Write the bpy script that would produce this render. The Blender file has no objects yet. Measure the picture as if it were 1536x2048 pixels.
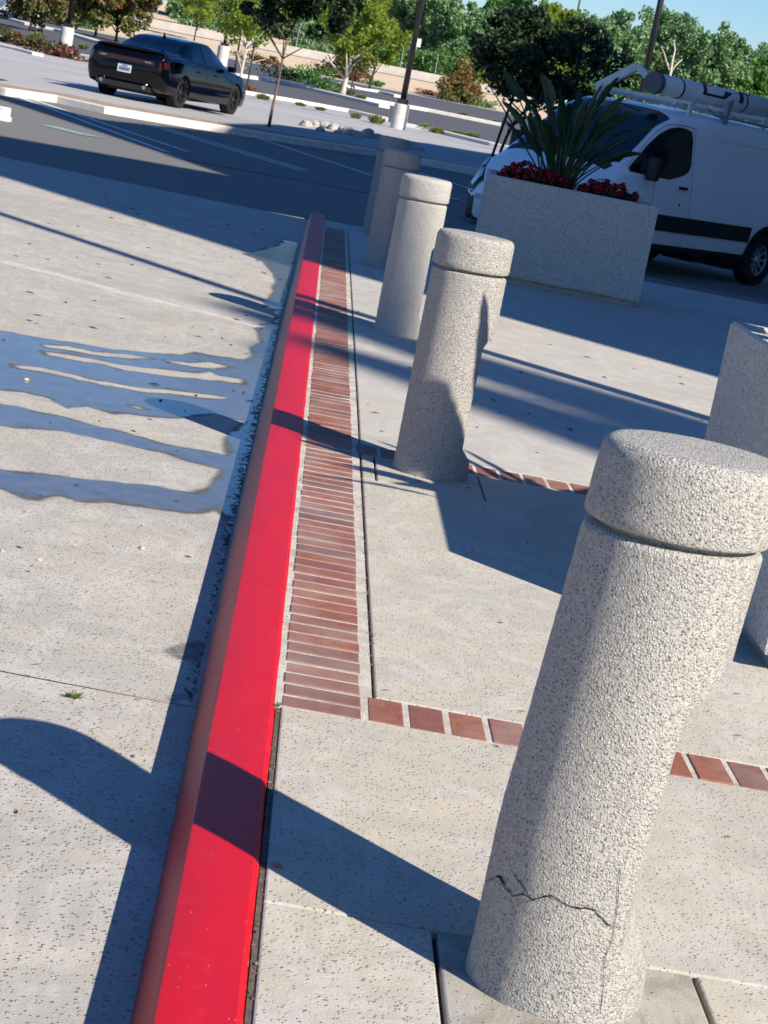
import bpy, bmesh, math, random
import numpy as np
from math import sin, cos, tan, atan, atan2, radians, pi, sqrt
from mathutils import Vector, Matrix
from mathutils.geometry import tessellate_polygon

C = bpy.context.scene.collection
scene = bpy.context.scene
random.seed(7); RNG = np.random.default_rng(7)

# ------------------------------------------------------------------ camera
F_PX = 4150.0; CAM_H = 1.5
pitch = atan(844 / F_PX); roll = radians(11.1); yaw = atan(257 / 4235)
fw = np.array([sin(yaw) * cos(pitch), cos(yaw) * cos(pitch), -sin(pitch)])
r0 = np.array([cos(yaw), -sin(yaw), 0.0]); u0 = np.cross(r0, fw)
RI = cos(roll) * r0 + sin(roll) * u0
UP = -sin(roll) * r0 + cos(roll) * u0
cam = bpy.data.cameras.new('camera'); camo = bpy.data.objects.new('camera', cam); C.objects.link(camo)
cam.sensor_fit = 'VERTICAL'; cam.sensor_height = 36.0; cam.lens = F_PX / 2048 * 36
cam.clip_start = 0.05; cam.clip_end = 3000
cam.dof.use_dof = True; cam.dof.focus_distance = 6.5; cam.dof.aperture_fstop = 22
camo.matrix_world = Matrix(((RI[0], UP[0], -fw[0], 0), (RI[1], UP[1], -fw[1], 0), (RI[2], UP[2], -fw[2], CAM_H), (0, 0, 0, 1)))
scene.camera = camo
CP = np.array([0, 0, CAM_H])

# ------------------------------------------------------------------ sky, sun, exposure
SUNV = Vector((1.028, -1.003, 1.0)).normalized()
w = bpy.data.worlds.new('World'); scene.world = w; w.use_nodes = True
nt = w.node_tree; nt.nodes.clear()
wo = nt.nodes.new('ShaderNodeOutputWorld'); bg = nt.nodes.new('ShaderNodeBackground'); sky = nt.nodes.new('ShaderNodeTexSky')
sky.sky_type = 'NISHITA'; sky.sun_disc = False
sky.sun_elevation = math.asin(SUNV.z); sky.sun_rotation = atan2(SUNV.x, SUNV.y)
sky.ozone_density = 7.0; sky.air_density = 1.0; sky.dust_density = 0.3
bg.inputs[1].default_value = 0.084
hs = nt.nodes.new('ShaderNodeHueSaturation'); hs.inputs['Saturation'].default_value = 1.19; hs.inputs['Hue'].default_value = .508
nt.links.new(sky.outputs[0], hs.inputs['Color']); nt.links.new(hs.outputs[0], bg.inputs[0]); nt.links.new(bg.outputs[0], wo.inputs[0])
sl = bpy.data.lights.new('sun', 'SUN'); sl.energy = 4.8; sl.angle = radians(0.5); sl.color = (1.0, 0.905, 0.785)
so = bpy.data.objects.new('sun', sl); C.objects.link(so); so.rotation_euler = SUNV.to_track_quat('Z', 'Y').to_euler()
scene.view_settings.view_transform = 'Standard'; scene.view_settings.look = 'None'
scene.view_settings.gamma = 1.0; scene.view_settings.exposure = 0.74

# ------------------------------------------------------------------ terrain heights
def lerp(a, b, t): return a + (b - a) * min(1, max(0, t))
def sstep(a, b, x):
    t = min(1, max(0, (x - a) / (b - a))); return t * t * (3 - 2 * t)
PROF = [(0, 0), (21.8, 0), (38, .06), (44, .10), (80, .10), (105, .5), (150, 1.07), (180, 2.15), (181, 2.6), (230, 5), (420, 7)]
def base_z(y):
    for (a, za), (b, zb) in zip(PROF, PROF[1:]):
        if y <= b: return lerp(za, zb, (y - a) / (b - a))
    return PROF[-1][1]
def road_z(x, y):                       # carriageway left of the kerb
    if y <= 9: z = -.113
    elif y <= 14: z = lerp(-.113, -.105, (y - 9) / 5)
    elif y <= 21.8: z = lerp(-.105, -.03, (y - 14) / 7.8)
    else: z = lerp(-.03, base_z(38), (y - 21.8) / 16)
    return z + .013 * max(0, -x - .2)
def far_z(x, y):
    z = base_z(y)
    if y < 44:
        t = sstep(-.5, 1.2, x)
        zl = lerp(road_z(x, 21.8), base_z(38), (y - 21.8) / 16.2) if y < 38 else base_z(y)
        zr = base_z(y) - .236 * sstep(1.8, 4.2, x) * sstep(22.2, 25.5, y) * (1 - sstep(31, 37.5, y))
        z = zl * (1 - t) + zr * t
    return z
def ray(px, py):
    return fw * F_PX + RI * (px - 768) + UP * (1024 - py)
def bp(px, py, z=0.0):
    d = ray(px, py); return Vector(CP + d * ((z - CAM_H) / d[2]))
def at(px, py, Y):                      # world point seen at a pixel, at distance Y
    d = ray(px, py); return Vector(CP + d * (Y / d[1]))
def bpg(px, py, y0=30, y1=400):         # pixel -> far terrain
    d = ray(px, py); d = d / d[1]
    prev = None; y = y0
    while y < y1:
        P = CP + d * y
        if P[2] <= far_z(P[0], y): return Vector((P[0], P[1], far_z(P[0], y)))
        y += .05 if y < 120 else .2
    return Vector(CP + d * y1)
def bpr(px, py):                        # pixel -> near road
    z = -.1
    for _ in range(8):
        P = bp(px, py, z); z = road_z(P.x, P.y)
    return Vector((P.x, P.y, z))

# ------------------------------------------------------------------ node helpers
class NB:
    def __init__(s, name):
        s.m = bpy.data.materials.new(name); s.m.use_nodes = True; s.t = s.m.node_tree
        s.t.nodes.clear()
        s.out = s.t.nodes.new('ShaderNodeOutputMaterial'); s.b = s.t.nodes.new('ShaderNodeBsdfPrincipled')
        s.t.links.new(s.b.outputs[0], s.out.inputs[0])
        s.tc = s.t.nodes.new('ShaderNodeTexCoord')
    def L(s, a, b): s.t.links.new(a, b)
    def N(s, kind, **kw):
        n = s.t.nodes.new(kind)
        for k, v in kw.items():
            if k.startswith('i_'):
                key = k[2:]
                key = int(key) if key.isdigit() else key
                if hasattr(v, 'links'): s.L(v, n.inputs[key])
                else: n.inputs[key].default_value = v
            else: setattr(n, k, v)
        return n
    def co(s, scale=(1, 1, 1), which='Object', rot=(0, 0, 0)):
        mp = s.N('ShaderNodeMapping'); mp.inputs['Scale'].default_value = scale; mp.inputs['Rotation'].default_value = rot
        s.L(s.tc.outputs[which], mp.inputs[0]); return mp.outputs[0]
    def noise(s, scale, detail=4, rough=.55, co=None, dist=0):
        n = s.N('ShaderNodeTexNoise', i_Scale=scale, i_Detail=detail, i_Roughness=rough, i_Distortion=dist)
        s.L(co or s.tc.outputs['Object'], n.inputs['Vector']); return n.outputs[0]
    def vor(s, scale, co=None, feature='F1', rnd=1.0, metric=None):
        n = s.N('ShaderNodeTexVoronoi', i_Scale=scale, i_Randomness=rnd); n.feature = feature
        s.L(co or s.tc.outputs['Object'], n.inputs['Vector']); return n
    def ramp(s, fac, stops, interp='LINEAR'):
        n = s.N('ShaderNodeValToRGB'); n.color_ramp.interpolation = interp
        e = n.color_ramp.elements
        while len(e) < len(stops): e.new(.5)
        for q, (p, c) in zip(e, stops):
            q.position = p; q.color = (c, c, c, 1) if isinstance(c, (int, float)) else (*c, 1)
        s.L(fac, n.inputs[0]); return n.outputs[0]
    def math(s, op, a, b=0.0, c=None):
        n = s.N('ShaderNodeMath', operation=op)
        for i, v in enumerate((a, b, c)):
            if v is None: continue
            if hasattr(v, 'links'): s.L(v, n.inputs[i])
            else: n.inputs[i].default_value = v
        return n.outputs[0]
    def mix(s, fac, a, b, mode='MIX'):
        n = s.N('ShaderNodeMix', data_type='RGBA', blend_type=mode)
        for key, v in ((0, fac), (6, a), (7, b)):
            if hasattr(v, 'links'): s.L(v, n.inputs[key])
            else: n.inputs[key].default_value = v if key == 0 else (*v, 1)
        return n.outputs[2]
    def bump(s, h, strength=.5, dist=.005, normal=None):
        n = s.N('ShaderNodeBump', i_Strength=strength, i_Distance=dist); s.L(h, n.inputs['Height'])
        if normal is not None: s.L(normal, n.inputs['Normal'])
        return n.outputs[0]
    def fin(s, color=None, rough=.8, normal=None, spec=None, metal=None, **kw):
        b = s.b
        if color is not None:
            if hasattr(color, 'links'): s.L(color, b.inputs['Base Color'])
            else: b.inputs['Base Color'].default_value = (*color, 1)
        if hasattr(rough, 'links'): s.L(rough, b.inputs['Roughness'])
        else: b.inputs['Roughness'].default_value = rough
        if normal is not None: s.L(normal, b.inputs['Normal'])
        if spec is not None: b.inputs['Specular IOR Level'].default_value = spec
        if metal is not None: b.inputs['Metallic'].default_value = metal
        for k, v in kw.items(): b.inputs[k.replace('_', ' ')].default_value = v
        return s.m

def slab_mat(name, c1, c2, tint, pit=.50, pitscale=92, streak=False, bumps=1.0):
    n = NB(name); g_ = 1.12; c1 = (c1[0] * g_, c1[1] * g_ * .975, c1[2] * g_ * .87); c2 = (c2[0] * g_, c2[1] * g_ * .98, c2[2] * g_ * .91)
    big = n.noise(.9, 5, .6); med = n.noise(5, 6, .65); fine = n.noise(160, 3, .7)
    col = n.mix(n.ramp(big, [(.3, 0), (.7, 1)]), c1, c2)
    col = n.mix(n.math('MULTIPLY', n.ramp(med, [(.42, 0), (.72, 1)]), .55), col, tint)
    col = n.mix(n.math('MULTIPLY', n.ramp(fine, [(.3, 1), (.55, 0)]), .35), col, (c1[0] * .55, c1[1] * .55, c1[2] * .55))
    sm = n.noise(2.2, 5, .6, n.co((1.6, .8, 1), rot=(0, 0, .4)), 2.2)
    col = n.mix(n.math('MULTIPLY', n.ramp(sm, [(.50, 0), (.58, 1), (.66, .2)]), .30), col, (.60, .58, .55))
    sm2 = n.noise(.55, 6, .68, None, .8)
    col = n.mix(n.math('MULTIPLY', n.ramp(sm2, [(.52, 0), (.68, 1)]), .38), col, (.30, .275, .235))
    # pitted, popcorn-like pop-outs and holes
    wv = n.noise(30, 2)
    v = n.vor(pitscale); dens = n.ramp(n.noise(1.7, 5, .7), [(.32, .25), (.68, 1.05)])
    cell = n.N('ShaderNodeSeparateColor', i_0=v.outputs['Color'])
    on = n.ramp(n.math('MULTIPLY', cell.outputs[0], dens), [(pit - .3, 0), (pit - .27, 1)], 'LINEAR')
    d = n.math('ADD', v.outputs['Distance'], n.math('MULTIPLY', n.math('SUBTRACT', wv, .5), .5))
    hole = n.math('MULTIPLY', n.ramp(d, [(.16, 1), (.3, 0)]), on)
    up = n.math('GREATER_THAN', cell.outputs[1], .42)
    hgt = n.math('MULTIPLY', hole, n.math('SUBTRACT', n.math('MULTIPLY', up, 2.0), 1.0))
    dark = n.math('MULTIPLY', hole, n.math('SUBTRACT', 1.0, up))
    col = n.mix(n.math('MULTIPLY', dark, .42), col, (.14, .125, .105))
    col = n.mix(n.math('MULTIPLY', n.math('MULTIPLY', hole, up), .3), col, (.66, .6, .5))
    h = n.math('ADD', n.math('MULTIPLY', hgt, bumps), n.math('MULTIPLY', fine, .3))
    h = n.math('ADD', h, n.math('MULTIPLY', med, 1.2))
    return n, col, n.bump(h, 1.0, .0042)

def spots(n, c, sc=2.1, p=.55):
    v = n.vor(sc); cc = n.N('ShaderNodeSeparateColor', i_0=v.outputs['Color'])
    d = n.math('MULTIPLY', n.ramp(n.math('ADD', v.outputs['Distance'], n.math('MULTIPLY', n.noise(22, 3), .03)), [(.030, 1), (.05, 0)]), n.math('GREATER_THAN', cc.outputs[0], p))
    return n.mix(n.math('MULTIPLY', d, .5), c, (.12, .11, .10))
n, c, b = slab_mat('pavement_concrete', (.47, .435, .375), (.40, .385, .35), (.36, .36, .355)); M_SLAB = n.fin(spots(n, c), .88, b, .25)
n, c, b = slab_mat('pavement_concrete_smooth', (.46, .435, .40), (.40, .395, .38), (.37, .375, .385), pit=1.02, bumps=.5); M_SLABC = n.fin(c, .8, b, .35)
n, c, b = slab_mat('patch_concrete', (.31, .29, .255), (.27, .26, .235), (.22, .215, .20), pit=.78); M_PATCH = n.fin(c, .9, b, .2)
# road concrete: two tones, oil drips, faint tyre staining; optionally wet where the 'wet' attribute says
def road_mat(name, wetness=False):
    n, c, b = slab_mat(name, (.43, .41, .375), (.37, .36, .345), (.33, .33, .33), pit=.38, pitscale=78, bumps=1.4)
    v = n.vor(1.7); cc = n.N('ShaderNodeSeparateColor', i_0=v.outputs['Color'])
    drip = n.math('MULTIPLY', n.ramp(n.math('ADD', v.outputs['Distance'], n.math('MULTIPLY', n.noise(18, 3), .03)), [(.035, 1), (.06, 0)]), n.math('GREATER_THAN', cc.outputs[0], .35))
    c = n.mix(n.math('MULTIPLY', drip, .6), c, (.07, .068, .065))
    st = n.noise(1.0, 4, .6, n.co((.5, 3.2, 1), rot=(0, 0, radians(8))))
    c = n.mix(n.math('MULTIPLY', n.ramp(st, [(.5, 0), (.75, 1)]), .35), c, (.26, .255, .25))
    if not wetness: return n.fin(c, .85, b, .3)
    at_ = n.N('ShaderNodeAttribute', attribute_name='wet'); at2 = n.N('ShaderNodeAttribute', attribute_name='gutter')
    f1 = n.noise(55, 5, .7); f2 = n.noise(9, 5, .65); f3 = n.noise(3.5, 3)
    sd = n.math('ADD', at_.outputs['Fac'], n.math('ADD', n.math('MULTIPLY', n.math('SUBTRACT', f1, .5), .030), n.math('MULTIPLY', n.math('SUBTRACT', f2, .5), .05)))
    damp = n.N('ShaderNodeMapRange', i_1=-.012, i_2=.014, i_3=0.0, i_4=1.0); n.L(sd, damp.inputs[0])
    film = n.N('ShaderNodeMapRange', i_1=.004, i_2=.030, i_3=0.0, i_4=1.0); n.L(n.math('ADD', sd, n.math('MULTIPLY', n.math('SUBTRACT', f3, .52), .16)), film.inputs[0])
    halo = n.N('ShaderNodeMapRange', i_1=-.06, i_2=.0, i_3=0.0, i_4=.12); n.L(sd, halo.inputs[0])
    wc = n.mix(n.ramp(f2, [(.35, 0), (.65, 1)]), (.06, .056, .052), (.11, .106, .10))
    c = n.mix(halo.outputs[0], c, (.22, .21, .19)); c = n.mix(n.math('MULTIPLY', damp.outputs[0], .93), c, wc)
    # silt and leaf muck in the channel at the foot of the kerb
    gn = n.noise(26, 6, .75, n.co((1.5, .8, 1)), .6); gk = n.math('ADD', gn, n.math('MULTIPLY', at2.outputs['Fac'], .22))
    muck = n.ramp(gk, [(.70, 0), (.75, 1)]); c = n.mix(muck, c, (.014, .012, .010))
    fl = n.math('MULTIPLY', film.outputs[0], n.math('SUBTRACT', 1.0, muck))
    rg = n.N('ShaderNodeMapRange', i_1=0.0, i_2=1.0, i_3=.62, i_4=.15); n.L(fl, rg.inputs[0])
    rr = n.math('ADD', rg.outputs[0], n.math('MULTIPLY', n.math('SUBTRACT', 1.0, damp.outputs[0]), .25))
    bs = n.N('ShaderNodeBump', i_Distance=.0032); n.L(n.math('SUBTRACT', .9, n.math('MULTIPLY', fl, .84)), bs.inputs['Strength']); n.L(n.math('ADD', f1, n.math('MULTIPLY', muck, .6)), bs.inputs['Height'])
    mb_ = n.N('ShaderNodeMix', data_type='VECTOR'); n.L(damp.outputs[0], mb_.inputs[0]); n.L(b, mb_.inputs[4]); n.L(bs.outputs[0], mb_.inputs[5])
    m = n.fin(c, rr, mb_.outputs[1], .3)
    n.L(n.math('ADD', .3, n.math('MULTIPLY', fl, .32)), n.b.inputs['Specular IOR Level'])
    return m
M_ROAD = road_mat('road_concrete'); M_ROADW = road_mat('wet_road_concrete', True)

def simple(name, col, rough=.6, spec=.5, var=.0, scale=20, bump=0, metal=0.0, **kw):
    n = NB(name)
    if var:
        f = n.noise(scale, 5, .6)
        c = n.mix(n.ramp(f, [(.3, 0), (.7, 1)]), tuple(x * (1 - var) for x in col), tuple(min(1, x * (1 + var)) for x in col))
    else: c = col
    nm = n.bump(n.noise(scale * 4, 4), .5, bump) if bump else None
    return n.fin(c, rough, nm, spec, metal, **kw)

M_DIRT = simple('joint_dirt', (.12, .10, .08), .95, .1, .4, 60, .004)
n = NB('asphalt'); f1 = n.noise(.35, 4); f2 = n.noise(90, 3, .7)
M_ASPH = n.fin(n.mix(f2, n.mix(f1, (.115, .112, .108), (.165, .16, .152)), (.19, .186, .178), 'MIX'), .85, n.bump(f2, .5, .004), .3)
n = NB('asphalt_far'); f1 = n.noise(.12, 5, .6); f2 = n.noise(3, 4, .7)
M_ASPHF = n.fin(n.mix(n.math('MULTIPLY', f2, .5), n.mix(f1, (.06, .062, .072), (.095, .096, .105)), (.12, .12, .125)), .85, None, .3)
n = NB('lot_concrete'); f1 = n.noise(.25, 5, .6); f2 = n.noise(6, 4, .7)
M_LOT = n.fin(n.mix(n.math('MULTIPLY', f2, .4), n.mix(n.ramp(f1, [(.35, 0), (.65, 1)]), (.34, .335, .33), (.43, .42, .405)), (.3, .3, .3)), .85, None, .3)
M_KERBW = simple('pale_kerb_concrete', (.62, .60, .55), .85, .3, .12, 6, .004)
M_SOIL = simple('dry_soil', (.33, .25, .17), .95, .1, .25, 5, .01)
n = NB('dry_grass_slope'); f1 = n.noise(.35, 6, .65); f2 = n.noise(8, 5, .7)
M_DRY = n.fin(n.mix(n.math('MULTIPLY', f2, .45), n.mix(n.ramp(f1, [(.3, 0), (.7, 1)]), (.58, .45, .30), (.68, .55, .38)), (.44, .35, .23)), .95, n.bump(f2, .8, .05), .1)

# brick: colour by brick
n = NB('clay_brick'); g = n.N('ShaderNodeNewGeometry')
rp = n.ramp(g.outputs['Random Per Island'], [(0, (.26, .085, .045)), (.3, (.33, .12, .065)), (.55, (.24, .085, .055)), (.72, (.15, .065, .06)), (.85, (.30, .11, .06)), (1, (.19, .085, .07))])
f2 = n.noise(150, 3, .7); f3 = n.noise(25, 4, .6)
cb = n.mix(n.math('MULTIPLY', n.ramp(f3, [(.35, 1), (.6, 0)]), .5), rp, (.12, .055, .05))
vv = n.vor(260); cb = n.mix(n.ramp(vv.outputs['Distance'], [(.1, .8), (.22, 0)]), cb, (.55, .45, .38))
cb2 = n.mix(n.math('MULTIPLY', n.ramp(n.noise(3, 3), [(.42, 0), (.7, 1)]), .5), cb, (.36, .29, .25))
M_BRICK = n.fin(cb2, .65, n.bump(f2, .6, .0015), .4)
n = NB('mortar'); f2 = n.noise(180, 4, .7)
dirt_ = n.noise(9, 5, .7)
M_MORTAR = n.fin(n.mix(n.math('MULTIPLY', n.ramp(dirt_, [(.45, 0), (.65, 1)]), .6), n.mix(n.ramp(f2, [(.3, 0), (.7, 1)]), (.46, .42, .36), (.68, .64, .56)), (.24, .20, .16)), .9, n.bump(f2, .9, .004), .2)

# red kerb paint with wear, plus a shade tint on its side face
n = NB('red_kerb_paint')
f1 = n.noise(3.0, 4, .6, n.co((3, .6, 3))); f2 = n.noise(60, 4, .7); f3 = n.noise(14, 5, .6)
c = n.mix(n.ramp(f1, [(.35, 0), (.65, 1)]), (.57, .004, .009), (.50, .005, .017))
c = n.mix(n.math('MULTIPLY', n.ramp(f3, [(.56, 0), (.72, 1)]), .25), c, (.62, .04, .05))
sep = n.N('ShaderNodeSeparateXYZ', i_0=n.tc.outputs['Object'])
low = n.math('MULTIPLY', n.ramp(n.math('ADD', sep.outputs[2], n.math('MULTIPLY', n.math('SUBTRACT', f3, .5), .06)), [(-.0, 1), (.0, 1)]), 1.0)
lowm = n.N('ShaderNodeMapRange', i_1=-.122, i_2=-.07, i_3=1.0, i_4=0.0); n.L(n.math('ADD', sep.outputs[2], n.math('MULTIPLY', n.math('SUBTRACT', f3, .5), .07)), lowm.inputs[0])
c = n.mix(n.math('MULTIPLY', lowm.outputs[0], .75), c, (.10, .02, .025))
face_shade = n.N('ShaderNodeMapRange', i_1=-.012, i_2=-.008, i_3=1.0, i_4=0.0); n.L(sep.outputs[2], face_shade.inputs[0])
c = n.mix(n.math('MULTIPLY', face_shade.outputs[0], .05), c, (.34, .09, .08))  # side face browned in the colour to imitate its shaded look
spk = n.vor(90); sc = n.N('ShaderNodeSeparateColor', i_0=spk.outputs['Color'])
c = n.mix(n.math('MULTIPLY', n.ramp(spk.outputs['Distance'], [(.08, 1), (.16, 0)]), n.math('GREATER_THAN', sc.outputs[0], .96)), c, (.45, .4, .38))
ex = n.math('ABSOLUTE', n.math('SUBTRACT', sep.outputs[0], .124))
em = n.N('ShaderNodeMapRange', i_1=.0, i_2=.009, i_3=.16, i_4=-.2); n.L(ex, em.inputs[0])
chip = n.ramp(n.math('ADD', n.noise(38, 5, .7), em.outputs[0]), [(.70, 0), (.73, 1)])
c = n.mix(n.math('MULTIPLY', chip, .7), c, (.40, .20, .14))
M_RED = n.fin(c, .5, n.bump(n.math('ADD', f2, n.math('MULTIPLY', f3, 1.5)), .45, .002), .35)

def aggregate(name, dark=(.15, .145, .14), light=(.50, .48, .43), matrix=(.43, .42, .38), scale=205, bs=.68, tan_=(.40, .29, .17), weather=.3, smooth=0.0):
    n = NB(name)
    wob = n.noise(40, 2); co = n.N('ShaderNodeVectorMath', operation='ADD'); n.L(n.tc.outputs['Object'], co.inputs[0])
    cx = n.N('ShaderNodeCombineXYZ'); 
    for i in range(3): n.L(n.math('MULTIPLY', n.math('SUBTRACT', wob, .5), .012), cx.inputs[i])
    n.L(cx.outputs[0], co.inputs[1])
    v = n.vor(scale, co.outputs[0]); v2 = n.vor(scale * 2.3, co.outputs[0])
    s1 = n.N('ShaderNodeSeparateColor', i_0=v.outputs['Color'])
    peb = n.ramp(s1.outputs[0], [(0, dark), (.10, (.20, .205, .22)), (.25, (.33, .335, .335)), (.5, light), (.72, (.58, .565, .52)), (.90, (.38, .36, .33)), (.985, tan_), (1, (.52, .49, .44))])
    m1 = n.ramp(v.outputs['Distance'], [(.36, 1), (.52, 0)])
    col = n.mix(n.math('MULTIPLY', m1, 1 - smooth), matrix, peb)
    ds = n.ramp(v2.outputs['Distance'], [(.12, 1), (.2, 0)]); s2 = n.N('ShaderNodeSeparateColor', i_0=v2.outputs['Color'])
    col = n.mix(n.math('MULTIPLY', n.math('MULTIPLY', ds, n.math('GREATER_THAN', s2.outputs[0], .8)), .7), col, (.10, .10, .10))
    st = n.noise(5, 6, .7, n.co((1, 1, .35)))
    col = n.mix(n.math('MULTIPLY', n.ramp(st, [(.5, 0), (.75, 1)]), weather), col, (.27, .26, .235))
    h = n.math('ADD', n.math('MULTIPLY', n.ramp(v.outputs['Distance'], [(0, 1), (.3, .8), (.55, 0)]), 1.0), n.math('MULTIPLY', n.ramp(v2.outputs['Distance'], [(0, 1), (.5, 0)]), .45))
    h = n.math('ADD', h, n.math('MULTIPLY', s1.outputs[1], .7))
    return n.fin(col, .8, n.bump(h, 1.0, .0038 * bs), .35)
M_AGG1 = aggregate('exposed_aggregate_coarse', weather=.4)
M_AGG3 = aggregate('exposed_aggregate_pale', matrix=(.47, .45, .40), weather=.15)
M_AGG4 = aggregate('exposed_aggregate_smooth', light=(.53, .52, .48), matrix=(.50, .49, .445), bs=.55, weather=.15, smooth=.45)
M_AGGD = aggregate('exposed_aggregate_weathered', dark=(.1, .1, .1), light=(.45, .445, .43), matrix=(.41, .405, .385), bs=.8, weather=.6)
M_AGGP = aggregate('exposed_aggregate_planter', dark=(.09, .09, .09), light=(.52, .51, .47), matrix=(.50, .485, .44), bs=.7, scale=85, weather=.2, smooth=.3)
M_GROOVE = simple('groove_cement', (.40, .36, .28), .9, .2, .3, 30, .003)
M_CRACK = simple('crack_shadow', (.025, .022, .02), 1.0, .0)

def leafmat(name, c1, c2, c3=None, trans=.35, rough=.5, p=.5):
    n = NB(name); g = n.N('ShaderNodeNewGeometry')
    st = [(0, c1), (p, c2)] + ([(1, c3)] if c3 else [])
    c = n.ramp(g.outputs['Random Per Island'], st)
    n.fin(c, rough, None, .35)
    tr = n.N('ShaderNodeBsdfTranslucent'); n.L(n.mix(.5, c, (c2[0] * 1.3, c2[1] * 1.5, c2[2] * .5)), tr.inputs[0])
    mx = n.N('ShaderNodeMixShader', i_0=trans); n.L(n.b.outputs[0], mx.inputs[1]); n.L(tr.outputs[0], mx.inputs[2]); n.L(mx.outputs[0], n.out.inputs[0])
    return n.m
M_LDARK = leafmat('leaf_dark', (.012, .026, .010), (.020, .042, .015), (.035, .065, .02), .12)
M_LGREEN = leafmat('leaf_mid_green', (.05, .14, .03), (.09, .22, .05), (.17, .32, .09), .35)
M_LGREY = leafmat('leaf_grey_green', (.08, .18, .08), (.15, .28, .12), (.27, .40, .20), .3)
M_LYEL = leafmat('leaf_yellow_green', (.12, .19, .025), (.21, .30, .04), (.33, .36, .06), .45)
M_LOLIVE = leafmat('leaf_olive', (.07, .09, .03), (.14, .16, .045), (.22, .18, .07), .3)
M_LRED = leafmat('leaf_red_tips', (.40, .03, .015), (.48, .09, .03), (.26, .10, .04), .3)
M_LCOVER = leafmat('groundcover_leaf', (.03, .06, .02), (.07, .10, .04), (.19, .05, .035), .2)
M_LRUST = leafmat('rust_leaf', (.10, .04, .03), (.20, .06, .04), (.08, .10, .04), .2)
M_TUFT = leafmat('tuft_blade', (.16, .20, .05), (.26, .29, .09), (.34, .30, .16), .3)
M_BOP = leafmat('paddle_leaf', (.012, .035, .016), (.018, .05, .022), (.03, .07, .03), .15, .45)
M_BOPS = simple('petiole_green', (.045, .085, .035), .5, .4, .2, 10)
M_GLEAF = leafmat('geranium_leaf', (.012, .03, .01), (.025, .055, .018), None, .2)
M_GFLOW = leafmat('geranium_petal', (.22, .004, .010), (.34, .007, .016), (.14, .003, .006), .3)
M_BARK = simple('bark_brown', (.16, .12, .09), .9, .2, .3, 12, .02)
M_BARKP = simple('bark_pale', (.52, .46, .40), .9, .2, .2, 8, .02)
M_BARKD = simple('bark_dark', (.05, .04, .035), .9, .2, .3, 12, .02)
M_STEEL = simple('galvanised_steel', (.38, .39, .40), .5, .5, .15, 4, 0, .6)
M_POLE = simple('dark_pole_paint', (.012, .013, .016), .4, .5, .2, 4)
M_PIER = simple('pier_concrete', (.56, .55, .50), .85, .3, .12, 5, .005)
M_STONE = simple('boulder_stone', (.40, .38, .34), .9, .3, .35, 4, .03)
M_WALL = simple('block_wall', (.46, .43, .39), .9, .2, .12, 1.5, .02)
M_LINE = simple('road_line_paint', (.62, .62, .60), .8, .3, .25, 9)
M_TEAL = simple('faded_teal_paint', (.22, .34, .32), .9, .2, .35, 6)
M_FAINT = simple('faded_white_paint', (.62, .61, .58), .85, .2, .15, 9)
n = NB('chainlink')
M_CHAIN = simple('chainlink_wire', (.22, .24, .24), .6, .4, 0, 1, 0, .5)
# wet concrete
n = NB('wet_concrete'); f1 = n.noise(7, 5, .6); f2 = n.noise(120, 3, .7); vv = n.vor(42)
c = n.mix(n.ramp(f1, [(.3, 0), (.7, 1)]), (.13, .125, .115), (.19, .18, .165))
c = n.mix(n.ramp(vv.outputs['Distance'], [(.08, .8), (.2, 0)]), c, (.05, .048, .045))
M_WET = n.fin(c, n.ramp(f1, [(.35, .10), (.62, .20), (.75, .5)]), n.bump(n.math('ADD', f2, n.math('MULTIPLY', f1, 2)), .12, .002), .6)
n = NB('standing_water'); f1 = n.noise(10, 4, .6)
M_WATER = n.fin((.16, .17, .18), .22, n.bump(f1, .08, .003), .8)
M_GUNK = simple('gutter_gunk', (.018, .016, .014), .6, .4, .4, 40, .006)
# vehicles
M_VANW = simple('white_van_paint', (.78, .79, .80), .28, .5, .03, 2, Coat_Weight=.6, Coat_Roughness=.06)
M_BLKPL = simple('black_plastic', (.018, .018, .02), .55, .4, .2, 10)
M_TYRE = simple('tyre_rubber', (.015, .015, .016), .85, .3, .2, 20)
M_GLASS = simple('dark_tinted_glass', (.006, .008, .012), .04, .9)
M_GLASSV = simple('door_glass', (.004, .005, .006), .12, .5)
M_RIM = simple('wheel_cover_silver', (.45, .46, .47), .35, .5, .1, 10, 0, .7)
M_RIMB = simple('rim_black', (.02, .02, .022), .35, .5, 0, 1, 0, .5)
M_CARP = simple('black_car_paint', (.0012, .0015, .003), .07, .35, 0, 1)
M_TAIL = simple('tail_lamp_red', (.045, .004, .007), .15, .6)
M_CHROME = simple('chrome', (.6, .6, .62), .15, .5, 0, 1, 0, 1.0)
M_LAMPC = simple('headlamp_lens', (.42, .50, .56), .12, .7)
M_PLATE = simple('plate_white', (.55, .58, .62), .5, .4)
M_INK = simple('plate_ink', (.03, .05, .15), .6, .3)
M_TUBE = simple('pvc_tube', (.66, .66, .66), .5, .4, .05, 3)
M_TUBEG = simple('tube_cap_grey', (.13, .13, .135), .7, .3, .1, 8)
M_RACK = simple('rack_white_paint', (.62, .62, .60), .5, .4, .12, 10)
M_AMBER = simple('amber_reflector', (.35, .10, .02), .3, .5)
M_BLDG = simple('building_stucco', (.40, .37, .33), .9, .2, .08, 1)
M_PEB = simple('pebble_tan', (.55, .44, .30), .85, .3, .2, 60, .003)
M_LITTER = simple('dry_leaf_litter', (.10, .06, .035), .9, .2, .4, 40)
M_WEED = leafmat('weed_leaf', (.10, .16, .03), (.18, .22, .06), None, .3)

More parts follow.
